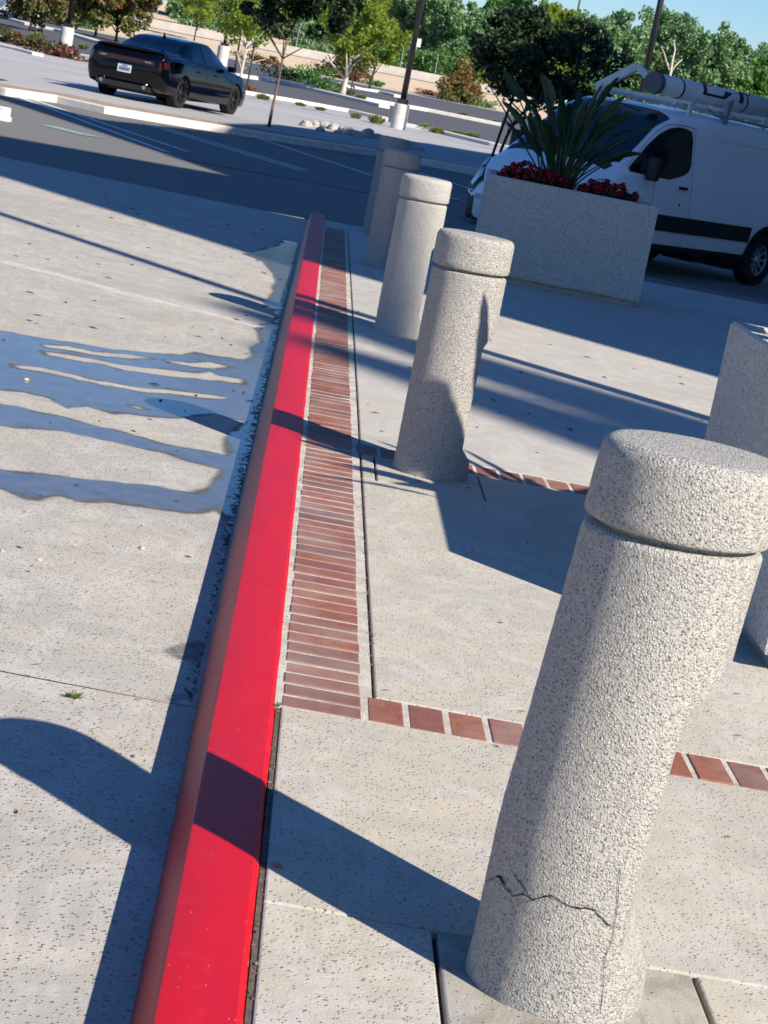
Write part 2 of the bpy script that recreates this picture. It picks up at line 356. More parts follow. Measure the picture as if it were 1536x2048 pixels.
# ------------------------------------------------------------------ object helpers
def link(name, me, mat, parent=None, loc=None):
    me.name = name
    if mat is not None:
        for mm in (mat if isinstance(mat, (list, tuple)) else [mat]): me.materials.append(mm)
    o = bpy.data.objects.new(name, me); C.objects.link(o)
    if parent is not None: o.parent = parent
    if loc is not None: o.location = loc
    return o
def tag(o, label, cat, group=None):
    o['label'] = label; o['category'] = cat
    if group: o['group'] = group
    return o
def empty(name, loc, rz=0.0, label=None, cat=None, group=None):
    o = bpy.data.objects.new(name, None); C.objects.link(o); o.location = loc; o.rotation_euler = (0, 0, rz)
    o.empty_display_size = .1
    if label: tag(o, label, cat, group)
    return o
def struct(o, kind='structure', label=None):
    o['kind'] = kind
    if label: o['label'] = label
    return o
def mesh(verts, faces, smooth=False):
    me = bpy.data.meshes.new('m'); me.from_pydata([tuple(v) for v in verts], [], faces); me.validate(); me.update()
    if smooth: me.polygons.foreach_set('use_smooth', [True] * len(me.polygons))
    return me
class MB:
    def __init__(s): s.v = []; s.f = []
    def add(s, v, f):
        o = len(s.v); s.v += [tuple(p) for p in v]; s.f += [tuple(i + o for i in q) for q in f]; return s
    def box(s, x0, x1, y0, y1, z0, z1, M=None):
        v = [Vector(p) for p in ((x0, y0, z0), (x1, y0, z0), (x1, y1, z0), (x0, y1, z0), (x0, y0, z1), (x1, y0, z1), (x1, y1, z1), (x0, y1, z1))]
        if M: v = [M @ p for p in v]
        return s.add(v, [(0, 3, 2, 1), (4, 5, 6, 7), (0, 1, 5, 4), (1, 2, 6, 5), (2, 3, 7, 6), (3, 0, 4, 7)])
    def tube(s, pts, rad, n=8, cap=True):
        pts = [Vector(p) for p in pts]; rad = rad if isinstance(rad, (list, tuple)) else [rad] * len(pts)
        v = []; f = []
        ref = Vector((.13, .31, .94))
        for i, p in enumerate(pts):
            d = (pts[min(i + 1, len(pts) - 1)] - pts[max(i - 1, 0)]).normalized()
            a = d.cross(ref)
            if a.length < .1: a = d.cross(Vector((1, 0, 0)))
            a.normalize(); b = d.cross(a)
            for k in range(n):
                t = 2 * pi * k / n; v.append(p + (a * cos(t) + b * sin(t)) * rad[i])
        for i in range(len(pts) - 1):
            for k in range(n):
                f.append((i * n + k, i * n + (k + 1) % n, (i + 1) * n + (k + 1) % n, (i + 1) * n + k))
        if cap: f.append(tuple(range(n))[::-1]); f.append(tuple((len(pts) - 1) * n + k for k in range(n)))
        return s.add(v, f)
    def lathe(s, prof, n=24, c=(0, 0), cap=True):
        v = []; f = []
        for (r, z) in prof:
            for k in range(n):
                t = 2 * pi * k / n; v.append((c[0] + r * cos(t), c[1] + r * sin(t), z))
        for i in range(len(prof) - 1):
            for k in range(n): f.append((i * n + k, i * n + (k + 1) % n, (i + 1) * n + (k + 1) % n, (i + 1) * n + k))
        if cap: f.append(tuple(range(n))[::-1]); f.append(tuple((len(prof) - 1) * n + k for k in range(n)))
        return s.add(v, f)
    def build(s, name, mat, parent=None, smooth=False, loc=None):
        return link(name, mesh(s.v, s.f, smooth), mat, parent, loc)
def smooth_by_angle(o, ang=35):
    me = o.data; bm = bmesh.new(); bm.from_mesh(me)
    for f in bm.faces: f.smooth = True
    for e in bm.edges:
        if len(e.link_faces) == 2 and e.calc_face_angle(0) > radians(ang): e.smooth = False
    bm.to_mesh(me); bm.free()
def sheet(name, fn, xs, ys, mat):
    v = [(x, y, fn(x, y)) for y in ys for x in xs]; nx = len(xs)
    f = [(j * nx + i, j * nx + i + 1, (j + 1) * nx + i + 1, (j + 1) * nx + i) for j in range(len(ys) - 1) for i in range(nx - 1)]
    return struct(link(name, mesh(v, f), mat))
def rng_(a, b, n): return [a + (b - a) * i / n for i in range(n + 1)]
def polysheet(name, pts, mat, dz=.004, holes=(), kind='structure'):
    rings = [[Vector(p) for p in pts]] + [[Vector(p) for p in h] for h in holes]
    flat = [[Vector((p.x, p.y, 0)) for p in r] for r in rings]
    tri = tessellate_polygon(flat); allp = [p for r in rings for p in r]
    fs = []
    for t in tri:
        a, b, c_ = (allp[i] for i in t)
        nz = (b - a).cross(c_ - a).z
        fs.append(t if nz > 0 else t[::-1])
    o = link(name, mesh([p + Vector((0, 0, dz)) for p in allp], fs), mat)
    if kind: o['kind'] = kind
    return o
def jag(pts, amp, n=5, seed=0):
    """irregular, natural outline from a coarse one"""
    r = random.Random(seed); out = []
    for i, p in enumerate(pts):
        q = pts[(i + 1) % len(pts)]
        for k in range(n):
            t = k / n; d = Vector(q) - Vector(p)
            L = d.length
            nn = Vector((-d.y, d.x)).normalized() if L else Vector((0, 0))
            a = amp * min(1, L / 60) * (0 if k == 0 else 1)
            out.append((p[0] + d.x * t + nn.x * r.uniform(-a, a), p[1] + d.y * t + nn.y * r.uniform(-a, a)))
    return out
def jag2(pts, amp, n=5, seed=0):
    return jag(jag(pts, amp, n, seed), amp * 5, 3, seed + 50)
def V2(l): return [Vector(p) for p in l]

# ================================================================== GROUND
# deep dark ground under everything near (shows in the joints), and one sheet to the horizon
xs = [-400, -120, -40, -12, -6, -3, -1.5, -.5, .2, 1.2, 1.8, 2.4, 3.0, 3.6, 4.2, 5, 8, 14, 40, 120, 400]
ys = [21.8, 22.2, 23, 24, 25, 25.5, 26.5, 28, 30, 31, 33, 35, 37.5, 38.0, 40, 44]
sheet('asphalt', far_z, xs, ys, M_ASPH)
sheet('ground', lambda x, y: far_z(x, y) if y > 44 else far_z(x, 44.0001), xs, [44, 62, 80, 92.5, 105, 127, 150, 165, 180, 181, 230, 320, 420, 1500], M_ASPHF)
for name, (x0, x1), (y0, y1), z in (('subgrade', (.02, 14), (-4, 21.8), -.03), ('joint_fill', (.1265, .1385), (-4, 4.82), -.005)):
    struct(MB().box(x0, x1, y0, y1, z - .3, z).build(name, M_DIRT))
# carriageway
xr = [-60, -20, -8, -5, -4, -3, -2.5, -2, -1.5, -1, -.6, -.3, -.2, -.04]
yr = [-4, 0, 2, 4, 5.042]; yr2 = [5.05, 6, 7, 8, 9, 10, 11, 12, 13, 14, 15, 16, 17, 18, 19, 20, 21, 21.8]
sheet('road', road_z, xr, yr, M_ROAD)
sheet('road', road_z, xr, yr2, M_ROAD)
struct(MB().box(-60, -.04, 5.03, 5.06, -.4, -.1142).build('subgrade', M_SOIL))
# slabs
def slab(name, x0, x1, y0, y1, mat, z=0.0):
    mb = MB().box(x0, x1, y0, y1, -.025, z); o = mb.build(name, mat)
    bv = o.modifiers.new('bev', 'BEVEL'); bv.width = .005; bv.segments = 2; return struct(o)
slab('pavement', .139, .456, -4, 3.612, M_SLAB); slab('pavement', .466, .952, -4, 3.115, M_SLAB); slab('pavement', .962, 14, -4, 3.612, M_SLAB)
slab('pavement', .466, .952, 3.125, 3.612, M_PATCH, -.001); slab('pavement', .139, 14, 3.616, 4.825, M_SLAB)
slab('pavement', .3745, 14, 5.035, 7.94, M_SLAB)
slab('pavement', .3745, .425, 7.944, 8.475, M_SLAB); slab('pavement', .433, .862, 7.948, 8.475, M_SLAB, -.0008); slab('pavement', .870, 14, 7.944, 8.475, M_SLAB)
slab('pavement', .3745, 14, 8.70, 12.1, M_SLABC); slab('pavement', .3745, 14, 12.108, 15.08, M_SLABC); slab('pavement', .3745, 14, 15.09, 17.02, M_SLABC)
slab('pavement', .3745, 14, 17.05, 19.3, M_SLABC); slab('pavement', .128, 14, 21.0, 21.8, M_SLABC); slab('pavement', .3745, 14, 19.32, 20.99, M_SLABC)
# mortar beds
mb = MB(); mb.box(.122, .366, 4.825, 20.995, -.02, -.0016); mb.box(.366, 14, 4.829, 5.031, -.02, -.002); mb.box(.372, 14, 8.478, 8.697, -.02, -.002)
mo = struct(mb.build('mortar', M_MORTAR))
# bricks
def bricks():
    mb = MB(); r = random.Random(3)
    def brick(x0, x1, y0, y1):
        j = lambda: r.uniform(-.0015, .0015); z = .0005 + r.uniform(-.0018, .0016)
        v = [(x0 + j(), y0 + j(), -.015), (x1 + j(), y0 + j(), -.015), (x1 + j(), y1 + j(), -.015), (x0 + j(), y1 + j(), -.015)]
        e = .003
        v += [(x0, y0, z - .002), (x1, y0, z - .002), (x1, y1, z - .002), (x0, y1, z - .002)]
        v += [(x0 + e, y0 + e, z), (x1 - e, y0 + e, z + r.uniform(-.0006, .0006)), (x1 - e, y1 - e, z), (x0 + e, y1 - e, z)]
        mb.add(v, [(0, 1, 5, 4), (1, 2, 6, 5), (2, 3, 7, 6), (3, 0, 4, 7), (4, 5, 9, 8), (5, 6, 10, 9), (6, 7, 11, 10), (7, 4, 8, 11), (8, 9, 10, 11)])
    y = 4.832
    while y < 20.95:
        brick(.140 + r.uniform(-.002, .002), .336 + r.uniform(-.002, .002), y, y + .083); y += .099
    for yy in (4.835, 8.485):
        x = .354
        while x < 6:
            brick(x, x + .0885, yy, yy + (.192 if yy < 6 else .205)); x += .1035
    return mb
struct(bricks().build('brick_paving', M_BRICK))
# kerb, red, with joints
def kerb():
    mb = MB()
    ys_ = [-4, -.3, 2.85, 5.97, 9.12, 12.27, 15.4, 18.55, 22.6]
    for a, b in zip(ys_, ys_[1:]):
        a += .0045; b -= .0045; n = 14; rows = []
        for i in range(n + 1):
            y = a + (b - a) * i / n
            bot = road_z(-.1, min(y, 21.8)) - .05; fx = -lerp(.062, .080, (y - 3.4) / 3.4)
            wob = .0015 * sin(y * 7.3) + .001 * sin(y * 19.1)
            rows.append([(fx - .006, y, bot), (fx, y, max(bot + .01, -.125)), (-.0225 + wob, y, -.010), (-.0205 + wob, y, -.004), (-.017, y, .0005), (-.009, y, .0025), (.05, y, .005), (.112, y, .0045), (.122 + wob, y, -.001), (.126, y, -.012), (.126, y, -.06)])
        v = [p for r_ in rows for p in r_]; m = len(rows[0]); f = []
        for i in range(n):
            for k in range(m - 1): f.append((i * m + k, (i + 1) * m + k, (i + 1) * m + k + 1, i * m + k + 1))
        f.append(tuple(range(m))); f.append(tuple(n * m + k for k in range(m))[::-1])
        mb.add(v, f)
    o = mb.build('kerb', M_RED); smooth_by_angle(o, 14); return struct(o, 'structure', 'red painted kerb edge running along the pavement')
kerb()

# wet patches and gutter, outlines laid on the road surface
def Z(l, ox, oy, s): return [(ox + x / s, oy + y / s) for x, y in l]
S = 2.477
D1 = [(215, 222), (330, 228), (450, 255), (560, 265), (700, 280), (745, 292), (640, 292), (500, 277), (330, 248), (230, 235)]
D2 = [(225, 258), (330, 270), (450, 290), (560, 315), (700, 335), (850, 350), (980, 365), (1040, 355), (1080, 375), (1200, 395), (1190, 412), (1060, 400), (900, 385), (760, 370), (620, 350), (520, 322), (380, 300), (240, 275)]
D3 = [(75, 325), (200, 335), (330, 365), (480, 400), (600, 420), (740, 440), (900, 455), (1030, 470), (1130, 485), (1100, 492), (1000, 485), (850, 465), (730, 460), (560, 430), (400, 400), (240, 362), (90, 338)]
D4 = [(815, 298), (930, 314), (1030, 308), (1125, 330), (1060, 342), (960, 332), (850, 310)]
D6 = [(640, 525), (690, 530), (715, 543), (680, 540)]
W1 = [(-80, 140), (0, 152), (150, 180), (350, 208), (550, 245), (750, 262), (900, 272), (960, 255), (1030, 270), (1100, 280), (1200, 295), (1250, 280), (1230, 240), (1290, 205), (1270, 160), (1245, 130), (1290, 118), (1345, 112), (1400, 120), (1300, 520), (1250, 640), (1215, 605), (1140, 590), (1060, 570), (870, 590), (760, 585), (640, 570), (560, 570), (430, 530), (330, 540), (240, 490), (120, 460), (0, 450), (-80, 440)]
W2 = [(-80, 500), (0, 515), (120, 535), (300, 575), (480, 625), (620, 655), (760, 695), (900, 730), (1010, 745), (1180, 775), (1250, 780), (1230, 850), (1180, 900), (1130, 1030), (1085, 1045), (1000, 1062), (900, 1060), (800, 1045), (640, 1025), (520, 1005), (430, 1010), (290, 975), (200, 1000), (120, 990), (0, 940), (-80, 920), (-80, 830), (0, 840), (120, 850), (250, 865), (350, 880), (500, 893), (620, 910), (760, 920), (850, 940), (940, 950), (1020, 930), (1080, 880), (1110, 850), (1040, 830), (930, 805), (820, 765), (720, 745), (600, 715), (480, 690), (330, 655), (200, 645), (90, 640), (0, 625), (-80, 620)]
W5 = [(1060, 675), (1160, 650), (1210, 640), (1250, 600), (1310, 590), (1345, 580), (1400, 600), (1330, 925), (1240, 925), (1150, 915), (1160, 880), (1215, 820), (1190, 760), (1150, 710), (1100, 690)]
def sdist(PX, PY, poly):
    """signed distance, positive inside"""
    q = np.array([(p.x, p.y) for p in poly]); best = np.full(PX.shape, 1e9); ins = np.zeros(PX.shape, bool)
    for i in range(len(q)):
        a, b = q[i], q[(i + 1) % len(q)]; d = b - a; L2 = max(1e-12, d @ d)
        t = np.clip(((PX - a[0]) * d[0] + (PY - a[1]) * d[1]) / L2, 0, 1)
        best = np.minimum(best, np.hypot(PX - a[0] - t * d[0], PY - a[1] - t * d[1]))
        if a[1] != b[1]:
            c_ = ((a[1] > PY) != (b[1] > PY)) & (PX < (b[0] - a[0]) * (PY - a[1]) / (b[1] - a[1]) + a[0]); ins ^= c_
    return np.where(ins, best, -best)
def wet_road():
    xs_ = np.arange(-1.95, -.0799, .012); xs_[-1] = -.08; ys_ = np.arange(5.062, 19.0, .0155)
    X, Y = np.meshgrid(xs_, ys_); Zv = np.array([[0.0]])
    rz_ = np.interp(Y, [0, 9, 14, 21.8], [-.113, -.113, -.105, -.03]) + .013 * np.maximum(0, -X - .2)
    to = lambda zp, ox, oy, sc, sd: [bpr(*p) for p in jag(Z(zp, ox, oy, sc), 1.2, 3, sd)]
    big = np.maximum(sdist(X, Y, to(W1, 0, 600, S, 1)), sdist(X, Y, to(W2, 0, 600, S, 2)))
    for i, D in enumerate((D1, D2, D3, D4, D6)): big = np.minimum(big, -sdist(X, Y, to(D, 0, 600, S, 5 + i)) + .004)
    big = np.maximum(big, sdist(X, Y, to(W5, 0, 200, 2.194, 9)))
    for zp, sd_ in (([(350, 560), (420, 520), (560, 500), (640, 540), (560, 610), (430, 600)], 3), ([(350, 930), (340, 860), (400, 800), (540, 780), (660, 800), (600, 945)], 4), ([(500, 620), (560, 600), (650, 640), (545, 660)], 6)):
        big = np.maximum(big, np.minimum(sdist(X, Y, [bpr(*p) for p in jag(Z(zp, 200, 1100, 2.743), 3, 4, sd_)]), .009))
    ends = np.clip((Y - 6.9) * 2, 0, 1) * np.clip((17.6 - Y) * 1.0, 0, 1)
    gut = (.085 + .035 * np.sin(Y * 1.7) + .02 * np.sin(Y * 5.1)) * ends - (-.08 - X)
    big = np.maximum(big, np.where(ends > 0, gut, -1)); g2 = np.clip(1.25 - (-.08 - X) / .055, 0, 1.25) * np.clip((Y - 5.5) * .7, .72, 1)
    n_x = len(xs_); n_y = len(ys_); edge_ = np.clip(np.minimum(np.minimum(X - xs_[0], 10), np.minimum(Y - ys_[0], ys_[-1] - Y)) / .12, .08, 1)
    V = np.stack([X, Y, rz_ + .0013 * edge_], -1).reshape(-1, 3)
    I = np.arange(n_x * n_y).reshape(n_y, n_x); F = np.stack([I[:-1, :-1], I[:-1, 1:], I[1:, 1:], I[1:, :-1]], -1).reshape(-1, 4)
    me = bpy.data.meshes.new('m'); me.vertices.add(len(V)); me.loops.add(F.size); me.polygons.add(len(F))
    me.vertices.foreach_set('co', V.astype(np.float32).ravel()); me.loops.foreach_set('vertex_index', F.astype(np.int32).ravel())
    me.polygons.foreach_set('loop_start', np.arange(0, F.size, 4, dtype=np.int32)); me.update(calc_edges=True)
    for nm_, arr in (('wet', big), ('gutter', g2)):
        at_ = me.attributes.new(nm_, 'FLOAT', 'POINT'); at_.data.foreach_set('value', arr.astype(np.float32).ravel())
    struct(link('wet_road', me, M_ROADW))
wet_road()
# faint survey marks, teal paint, parking lines
def line_sheet(name, pix, wpx, mat, fn, dz):
    pts = [fn(*p) for p in pix]; L = []; R_ = []
    for i, p in enumerate(pts):
        d = (pts[min(i + 1, len(pts) - 1)] - pts[max(0, i - 1)]); nn = Vector((-d.y, d.x, 0)).normalized() * wpx / 2
        L.append(p + nn); R_.append(p - nn)
    v = L + R_; m = len(pts); f = [(i, m + i, m + i + 1, i + 1) for i in range(m - 1)]
    f = [q if (Vector(v[q[1]]) - Vector(v[q[0]])).cross(Vector(v[q[2]]) - Vector(v[q[0]])).z > 0 else q[::-1] for q in f]
    return struct(link(name, mesh([p + Vector((0, 0, dz)) for p in v], f), mat))
fr = lambda x, y: bpr(x, y)
line_sheet('road_marking', [(358, 1041), (385, 1047), (410, 1055), (440, 1063)], .010, M_FAINT, fr, .001)
line_sheet('road_marking', [(333, 1106), (370, 1109), (410, 1107), (450, 1103)], .013, M_FAINT, fr, .001)
line_sheet('road_marking', [(0, 523), (120, 551), (260, 590), (400, 623), (520, 655)], .15, simple('pale_repair', (.50, .475, .43), .85, .2, .18, 12), fr, .0022)
def dense(p, q, n=10): return [(p[0] + (q[0] - p[0]) * i / n, p[1] + (q[1] - p[1]) * i / n) for i in range(n + 1)]
fg = lambda x, y: (lambda P: P)(bpg(x, y, 21.8))
for a, b in (((30, 192), (335, 305)), ((42, 192), (375, 304)), ((295, 250), (600, 342)), ((308, 250), (612, 341)), ((470, 262), (745, 352)), ((640, 275), (770, 318)), ((835, 345), (960, 384)), ((835, 378), (940, 407))):
    line_sheet('parking_line', dense(a, b), .13, M_LINE, fg, .006)
line_sheet('parking_line', dense((330, 312), (770, 392), 14), .14, simple('worn_line', (.19, .19, .20), .85, .3, .2, 9), fg, .006)
for a, b in (((55, 153), (115, 166)), ((95, 252), (185, 274))):
    line_sheet('paint_mark', dense(a, b, 4), .42, M_TEAL, fg if b[0] < 150 else fg, .008)
for a, b in (((1290, 566), (1536, 612)), ((1225, 556), (1536, 600))):
    pass

# ================================================================== BOLLARDS
def bollard_mesh(bend=0.0, twist=0.0, H=.965, bendz=.28, seed=0, R=.152):
    rc = R + .005; n = 72
    pr = [(R + .004, -.06), (R + .004, .0), (R + .002, .03), (R, .07)]
    z = .10
    while z < .80: pr.append((R, z)); z += .0175
    pr += [(R, .806), (R - .001, .813), (R - .006, .818), (R - .016, .8205), (R - .022, .822), (R - .022, .829), (rc - .010, .8300), (rc - .003, .833), (rc, .840), (rc, .852), (rc, .88), (rc, .91), (rc, .940), (rc - .002, .951), (rc - .007, .960), (rc - .016, .9655), (.13, .967), (.08, .968), (.04, .968), (.004, .968)]
    r = random.Random(seed); v = []; f = []
    for (rad, zz) in pr:
        if zz < .62: d = lerp(0, 1, (.625 - zz) / .085) if zz > .4 else lerp(0, 1, (zz - .075) / .05)
        else: d = 0
        lim = rad - .048 * d
        for k in range(n):
            t = 2 * pi * k / n
            x = rad * cos(t); y = rad * sin(t)
            a = x * cos(twist) + y * sin(twist)
            if a > lim:
                ex = a - lim; x -= ex * cos(twist); y -= ex * sin(twist)
            x += r.uniform(-.0007, .0007); y += r.uniform(-.0007, .0007)
            if zz > bendz: x += (zz - bendz) * bend
            v.append((x, y, zz * H / .968 if zz > 0 else zz))
    for i in range(len(pr) - 1):
        for k in range(n): f.append((i * n + k, i * n + (k + 1) % n, (i + 1) * n + (k + 1) % n, (i + 1) * n + k))
    f.append(tuple((len(pr) - 1) * n + k for k in range(n)))
    me = mesh(v, f); return me
def bollard(x, y, mat, label, bend=0.0, twist=0.0, seed=0, rz=0.0, H=.985, R=.152):
    o = link('concrete_bollard', bollard_mesh(bend, twist, H, seed=seed, R=R), mat, None, (x, y, 0))
    smooth_by_angle(o, 38)
    tag(o, label, 'bollard', 'concrete bollards in a row along the red kerb'); o.rotation_euler = (0, 0, rz); return o
B1 = bollard(.672, 3.47, M_AGG1, 'nearest concrete bollard, leaning, coarse pebble finish with a jagged crack near its foot', 0.066, -.25, 1, H=1.0, R=.157)
bollard(.657, 8.33, M_AGG3, 'second bollard from the front, rough pebble concrete with leaf shadows on its lower half', 0.0, 0, 2)
bollard(.655, 12.97, M_AGG4, 'third bollard from the front, cream smooth concrete fully in the sun', 0.0, 0, 3)
bollard(.640, 17.45, M_AGGD, 'fourth bollard from the front, shaded and dark stained at its foot', 0.0, 0, 4)
bollard(.670, 21.15, M_AGGD, 'farthest bollard of the kerb row, shaded, its cap in front of the boulders', 0.0, 0, 5)
# cracks of the near bollard: narrow dark ribbons following its skin
def ray_cyl(px, py, cx, cy, R, bend=.066, bendz=.28):
    d = ray(px, py); d = d / np.linalg.norm(d); t = 2.0; best = None
    while t < 6:
        P = CP + d * t; ox = cx + max(0, P[2] - bendz) * bend
        if (P[0] - ox) ** 2 + (P[1] - cy) ** 2 < R * R: return Vector(P), Vector((P[0] - ox, P[1] - cy, 0)).normalized()
        t += .001
    return None
def crack(pix, wd, name='crack', parent=B1):
    v = []; m = 0; r = random.Random(len(pix))
    fine = []
    for p, q in zip(pix, pix[1:]):
        for k in range(3): fine.append((lerp(p[0], q[0], k / 3) + r.uniform(-2.5, 2.5) * (k > 0), lerp(p[1], q[1], k / 3) + r.uniform(-2, 2) * (k > 0)))
    fine.append(pix[-1]); N_ = len(fine)
    for i, p in enumerate(fine):
        h = ray_cyl(p[0], p[1], .672, 3.47, .1583)
        if h is None: continue
        P, nn = h; e = min(1, i / 3, (N_ - 1 - i) / 3) * r.uniform(.5, 1.3) * wd + .0004
        v.append(P + nn * .0012 + Vector((0, 0, e / 2))); v.append(P + nn * .0012 - Vector((0, 0, e / 2))); m += 1
    if m > 1:
        o = link(name, mesh([(p.x - .672, p.y - 3.47, p.z) for p in v], [(2 * i, 2 * i + 1, 2 * i + 3, 2 * i + 2) for i in range(m - 1)]), M_CRACK, parent)
s3 = 3.072
crack(Z([(345, 500), (400, 480), (425, 468), (450, 520), (510, 590), (570, 578), (640, 615), (680, 600), (740, 585), (800, 620), (860, 650), (930, 665), (1000, 670), (1040, 710), (1090, 760), (1130, 790)], 860, 1600, s3), .0023)
crack(Z([(490, 400), (540, 490), (590, 560), (640, 600)], 860, 1600, s3), .0016)
crack(Z([(410, 470), (440, 480), (460, 530)], 860, 1600, s3), .006)
def vcrack(pix, wd):
    v = []; m = 0
    for p in pix:
        h = ray_cyl(p[0], p[1], .672, 3.47, .1583)
        if h is None: continue
        P, nn = h; t = Vector((-nn.y, nn.x, 0)); v += [P + nn * .0014 + t * wd / 2, P + nn * .0014 - t * wd / 2]; m += 1
    link('crack', mesh([(p.x - .672, p.y - 3.47, p.z) for p in v], [(2 * i, 2 * i + 1, 2 * i + 3, 2 * i + 2) for i in range(m - 1)]), M_CRACK, B1)
vcrack(Z([(270, 1090), (290, 1130), (310, 1180), (322, 1220), (350, 1260), (375, 1300), (400, 1330), (430, 1375)], 860, 1600, s3), .0022)
vcrack(Z([(1168, 430), (1158, 520), (1150, 650), (1140, 720), (1128, 790), (1120, 850), (1085, 940), (1062, 1030), (1066, 1100), (1058, 1200), (1040, 1320)], 860, 1600, s3), .0011)

# ================================================================== PLANTERS
def planter(x0, y0, label, rz=0.0, size=1.55, H=.9):
    t = empty('concrete_planter', (x0, y0, 0), rz, label, 'planter', 'square concrete planters')
    s_ = size; wl = .075
    mb = MB()
    a = [(0, 0), (s_, 0), (s_, s_), (0, s_)]; ins = .012
    def ring(off, z): return [(off, off, z), (s_ - off, off, z), (s_ - off, s_ - off, z), (off, s_ - off, z)]
    rings = [ring(.004, .055), ring(0, .075), ring(0, H - .012), ring(.010, H), ring(wl - .01, H), ring(wl, H - .012), ring(wl, .70)]
    v = [p for r_ in rings for p in r_]; f = []
    for i in range(len(rings) - 1):
        for k in range(4): f.append((i * 4 + k, i * 4 + (k + 1) % 4, (i + 1) * 4 + (k + 1) % 4, (i + 1) * 4 + k))
    f.append((0, 3, 2, 1)); mb.add(v, f); o = mb.build('wall', M_AGGP, t)
    MB().box(.045, s_ - .045, .045, s_ - .045, -.35 if False else -.02, .055).build('plinth', M_GROOVE, t)
    MB().box(wl - .002, s_ - wl + .002, wl - .002, s_ - wl + .002, .70, .80).build('soil', M_SOIL, t)
    return t
planter(1.46, 18.32, 'large square concrete planter in the shade beside the van, with tall plant and red flowers', radians(-3), 1.50)
planter(1.575, 6.01, 'square concrete planter cut off by the right edge of the photo, behind the nearest bollard')

def paddle(mb, base, az, lean, h, bl, bw, droop, r):
    """one petiole and one paddle leaf"""
    d = Vector((cos(az), sin(az), 0)); pts = []
    for i in range(9):
        t = i / 8; pts.append(base + d * (lean * h * (t ** 1.6)) + Vector((0, 0, h * t * (1 - .06 * t))))
    mb[0].tube(pts, [.011 - .005 * i / 8 for i in range(9)], 5, False)
    tip = pts[-1]; dirv = (pts[-1] - pts[-2]).normalized(); side = dirv.cross(Vector((r.uniform(-.6, .6), r.uniform(-.6, .6), 1))).normalized()
    tw = r.uniform(-1.3, 1.3); side = (Matrix.Rotation(tw, 3, dirv) @ side).normalized()
    up = side.cross(dirv); N_ = 12; v = []; f = []; p = tip.copy()
    for i in range(N_ + 1):
        t = i / N_
        wd = bw * (sin(pi * min(1, t * .97 + .03)) ** .65) * (1 - .35 * t) * .5
        dd = (dirv + d * droop * t * .9 - Vector((0, 0, 1)) * droop * t * t * .9).normalized()
        if i: p = p + dd * bl / N_
        uu = side.cross(dd).normalized(); fold = .45
        wv = .004 * sin(t * 23 + tw * 5)
        v += [p - side * wd + uu * (wd * fold + wv), p - side * wd * .5 + uu * wd * fold * .4, p, p + side * wd * .5 + uu * wd * fold * .4, p + side * wd + uu * (wd * fold - wv)]
    for i in range(N_):
        for k in range(4): f.append((i * 5 + k, i * 5 + k + 1, i * 5 + 6 + k, i * 5 + 5 + k))
    mb[1].add(v, f)
def bop(cx, cy, z, label, seed, n=34, hmin=.55, hmax=.95, spread=.45, bl=.48, bw=.15, azr=(0, 2 * pi)):
    r = random.Random(seed); t = empty('bird_of_paradise_plant', (cx, cy, z), 0, label, 'plant'); a = MB(); b = MB()
    for i in range(n):
        az = r.uniform(*azr); rr = r.uniform(.02, .16)
        base = Vector((cos(az) * rr, sin(az) * rr, 0)); hh = r.uniform(hmin, hmax)
        paddle((a, b), base, az + r.uniform(-.4, .4), r.uniform(.1, spread) if i % 3 else r.uniform(spread, spread * 1.55), hh, bl * r.uniform(.75, 1.15), bw * r.uniform(.7, 1.15), r.uniform(.05, .5), r)
    a.build('stem', M_BOPS, t, True); b.build('foliage', M_BOP, t, True); return t
bop(2.12, 18.95, .78, 'tall dark bird of paradise clump growing in the planter beside the van', 21, n=66, hmin=.30, hmax=.88, spread=.50, bl=.34, bw=.11)
bop(2.40, 6.78, .78, 'bird of paradise plant in the right-hand planter, casting leaf shadows', 5, n=34, hmin=.42, hmax=.80, spread=.36, bl=.46, bw=.125)
def geranium(cx, cy, z, rx, ry, n, label, seed, hh=.16):
    r = random.Random(seed); t = empty('geranium', (cx, cy, z), 0, label, 'flowers', 'red geraniums in the shaded planter'); L = MB(); Fl = MB()
    for i in range(n * 9):
        a = r.uniform(0, 2 * pi); q = sqrt(r.random()); x = cos(a) * q * rx; y = sin(a) * q * ry; zz = r.uniform(.0, hh) * (1 - q * q * .5)
        s_ = r.uniform(.015, .03); nx = Vector((r.uniform(-1, 1), r.uniform(-1, 1), r.uniform(.2, 1))).normalized(); sd = nx.orthogonal().normalized() * s_; up = nx.cross(sd)
        p = Vector((x, y, zz)); L.add([p - sd, p - up, p + sd, p + up], [(0, 1, 2, 3)])
    for i in range(n):
        a = r.uniform(0, 2 * pi); q = sqrt(r.random()); c0 = Vector((cos(a) * q * rx, sin(a) * q * ry, hh * (1 - q * q * .55) + r.uniform(-.02, .05)))
        for k in range(26):
            nx = Vector((r.gauss(0, 1), r.gauss(0, 1), r.gauss(.3, 1))).normalized(); p = c0 + nx * .026; s_ = .0085; sd = nx.orthogonal().normalized() * s_; up = nx.cross(sd)
            Fl.add([p - sd - up, p + sd - up, p + sd + up, p - sd + up], [(0, 1, 2, 3)])
    L.build('leaves', M_GLEAF, t); Fl.build('flowers', M_GFLOW, t); return t
geranium(1.86, 18.58, .81, .32, .17, 80, 'red geraniums at the left corner of the shaded planter, left of the tall plant', 1, .2)
geranium(2.54, 18.56, .81, .28, .17, 60, 'red geraniums spilling at the right of the tall plant, in front of the van', 2, .18)

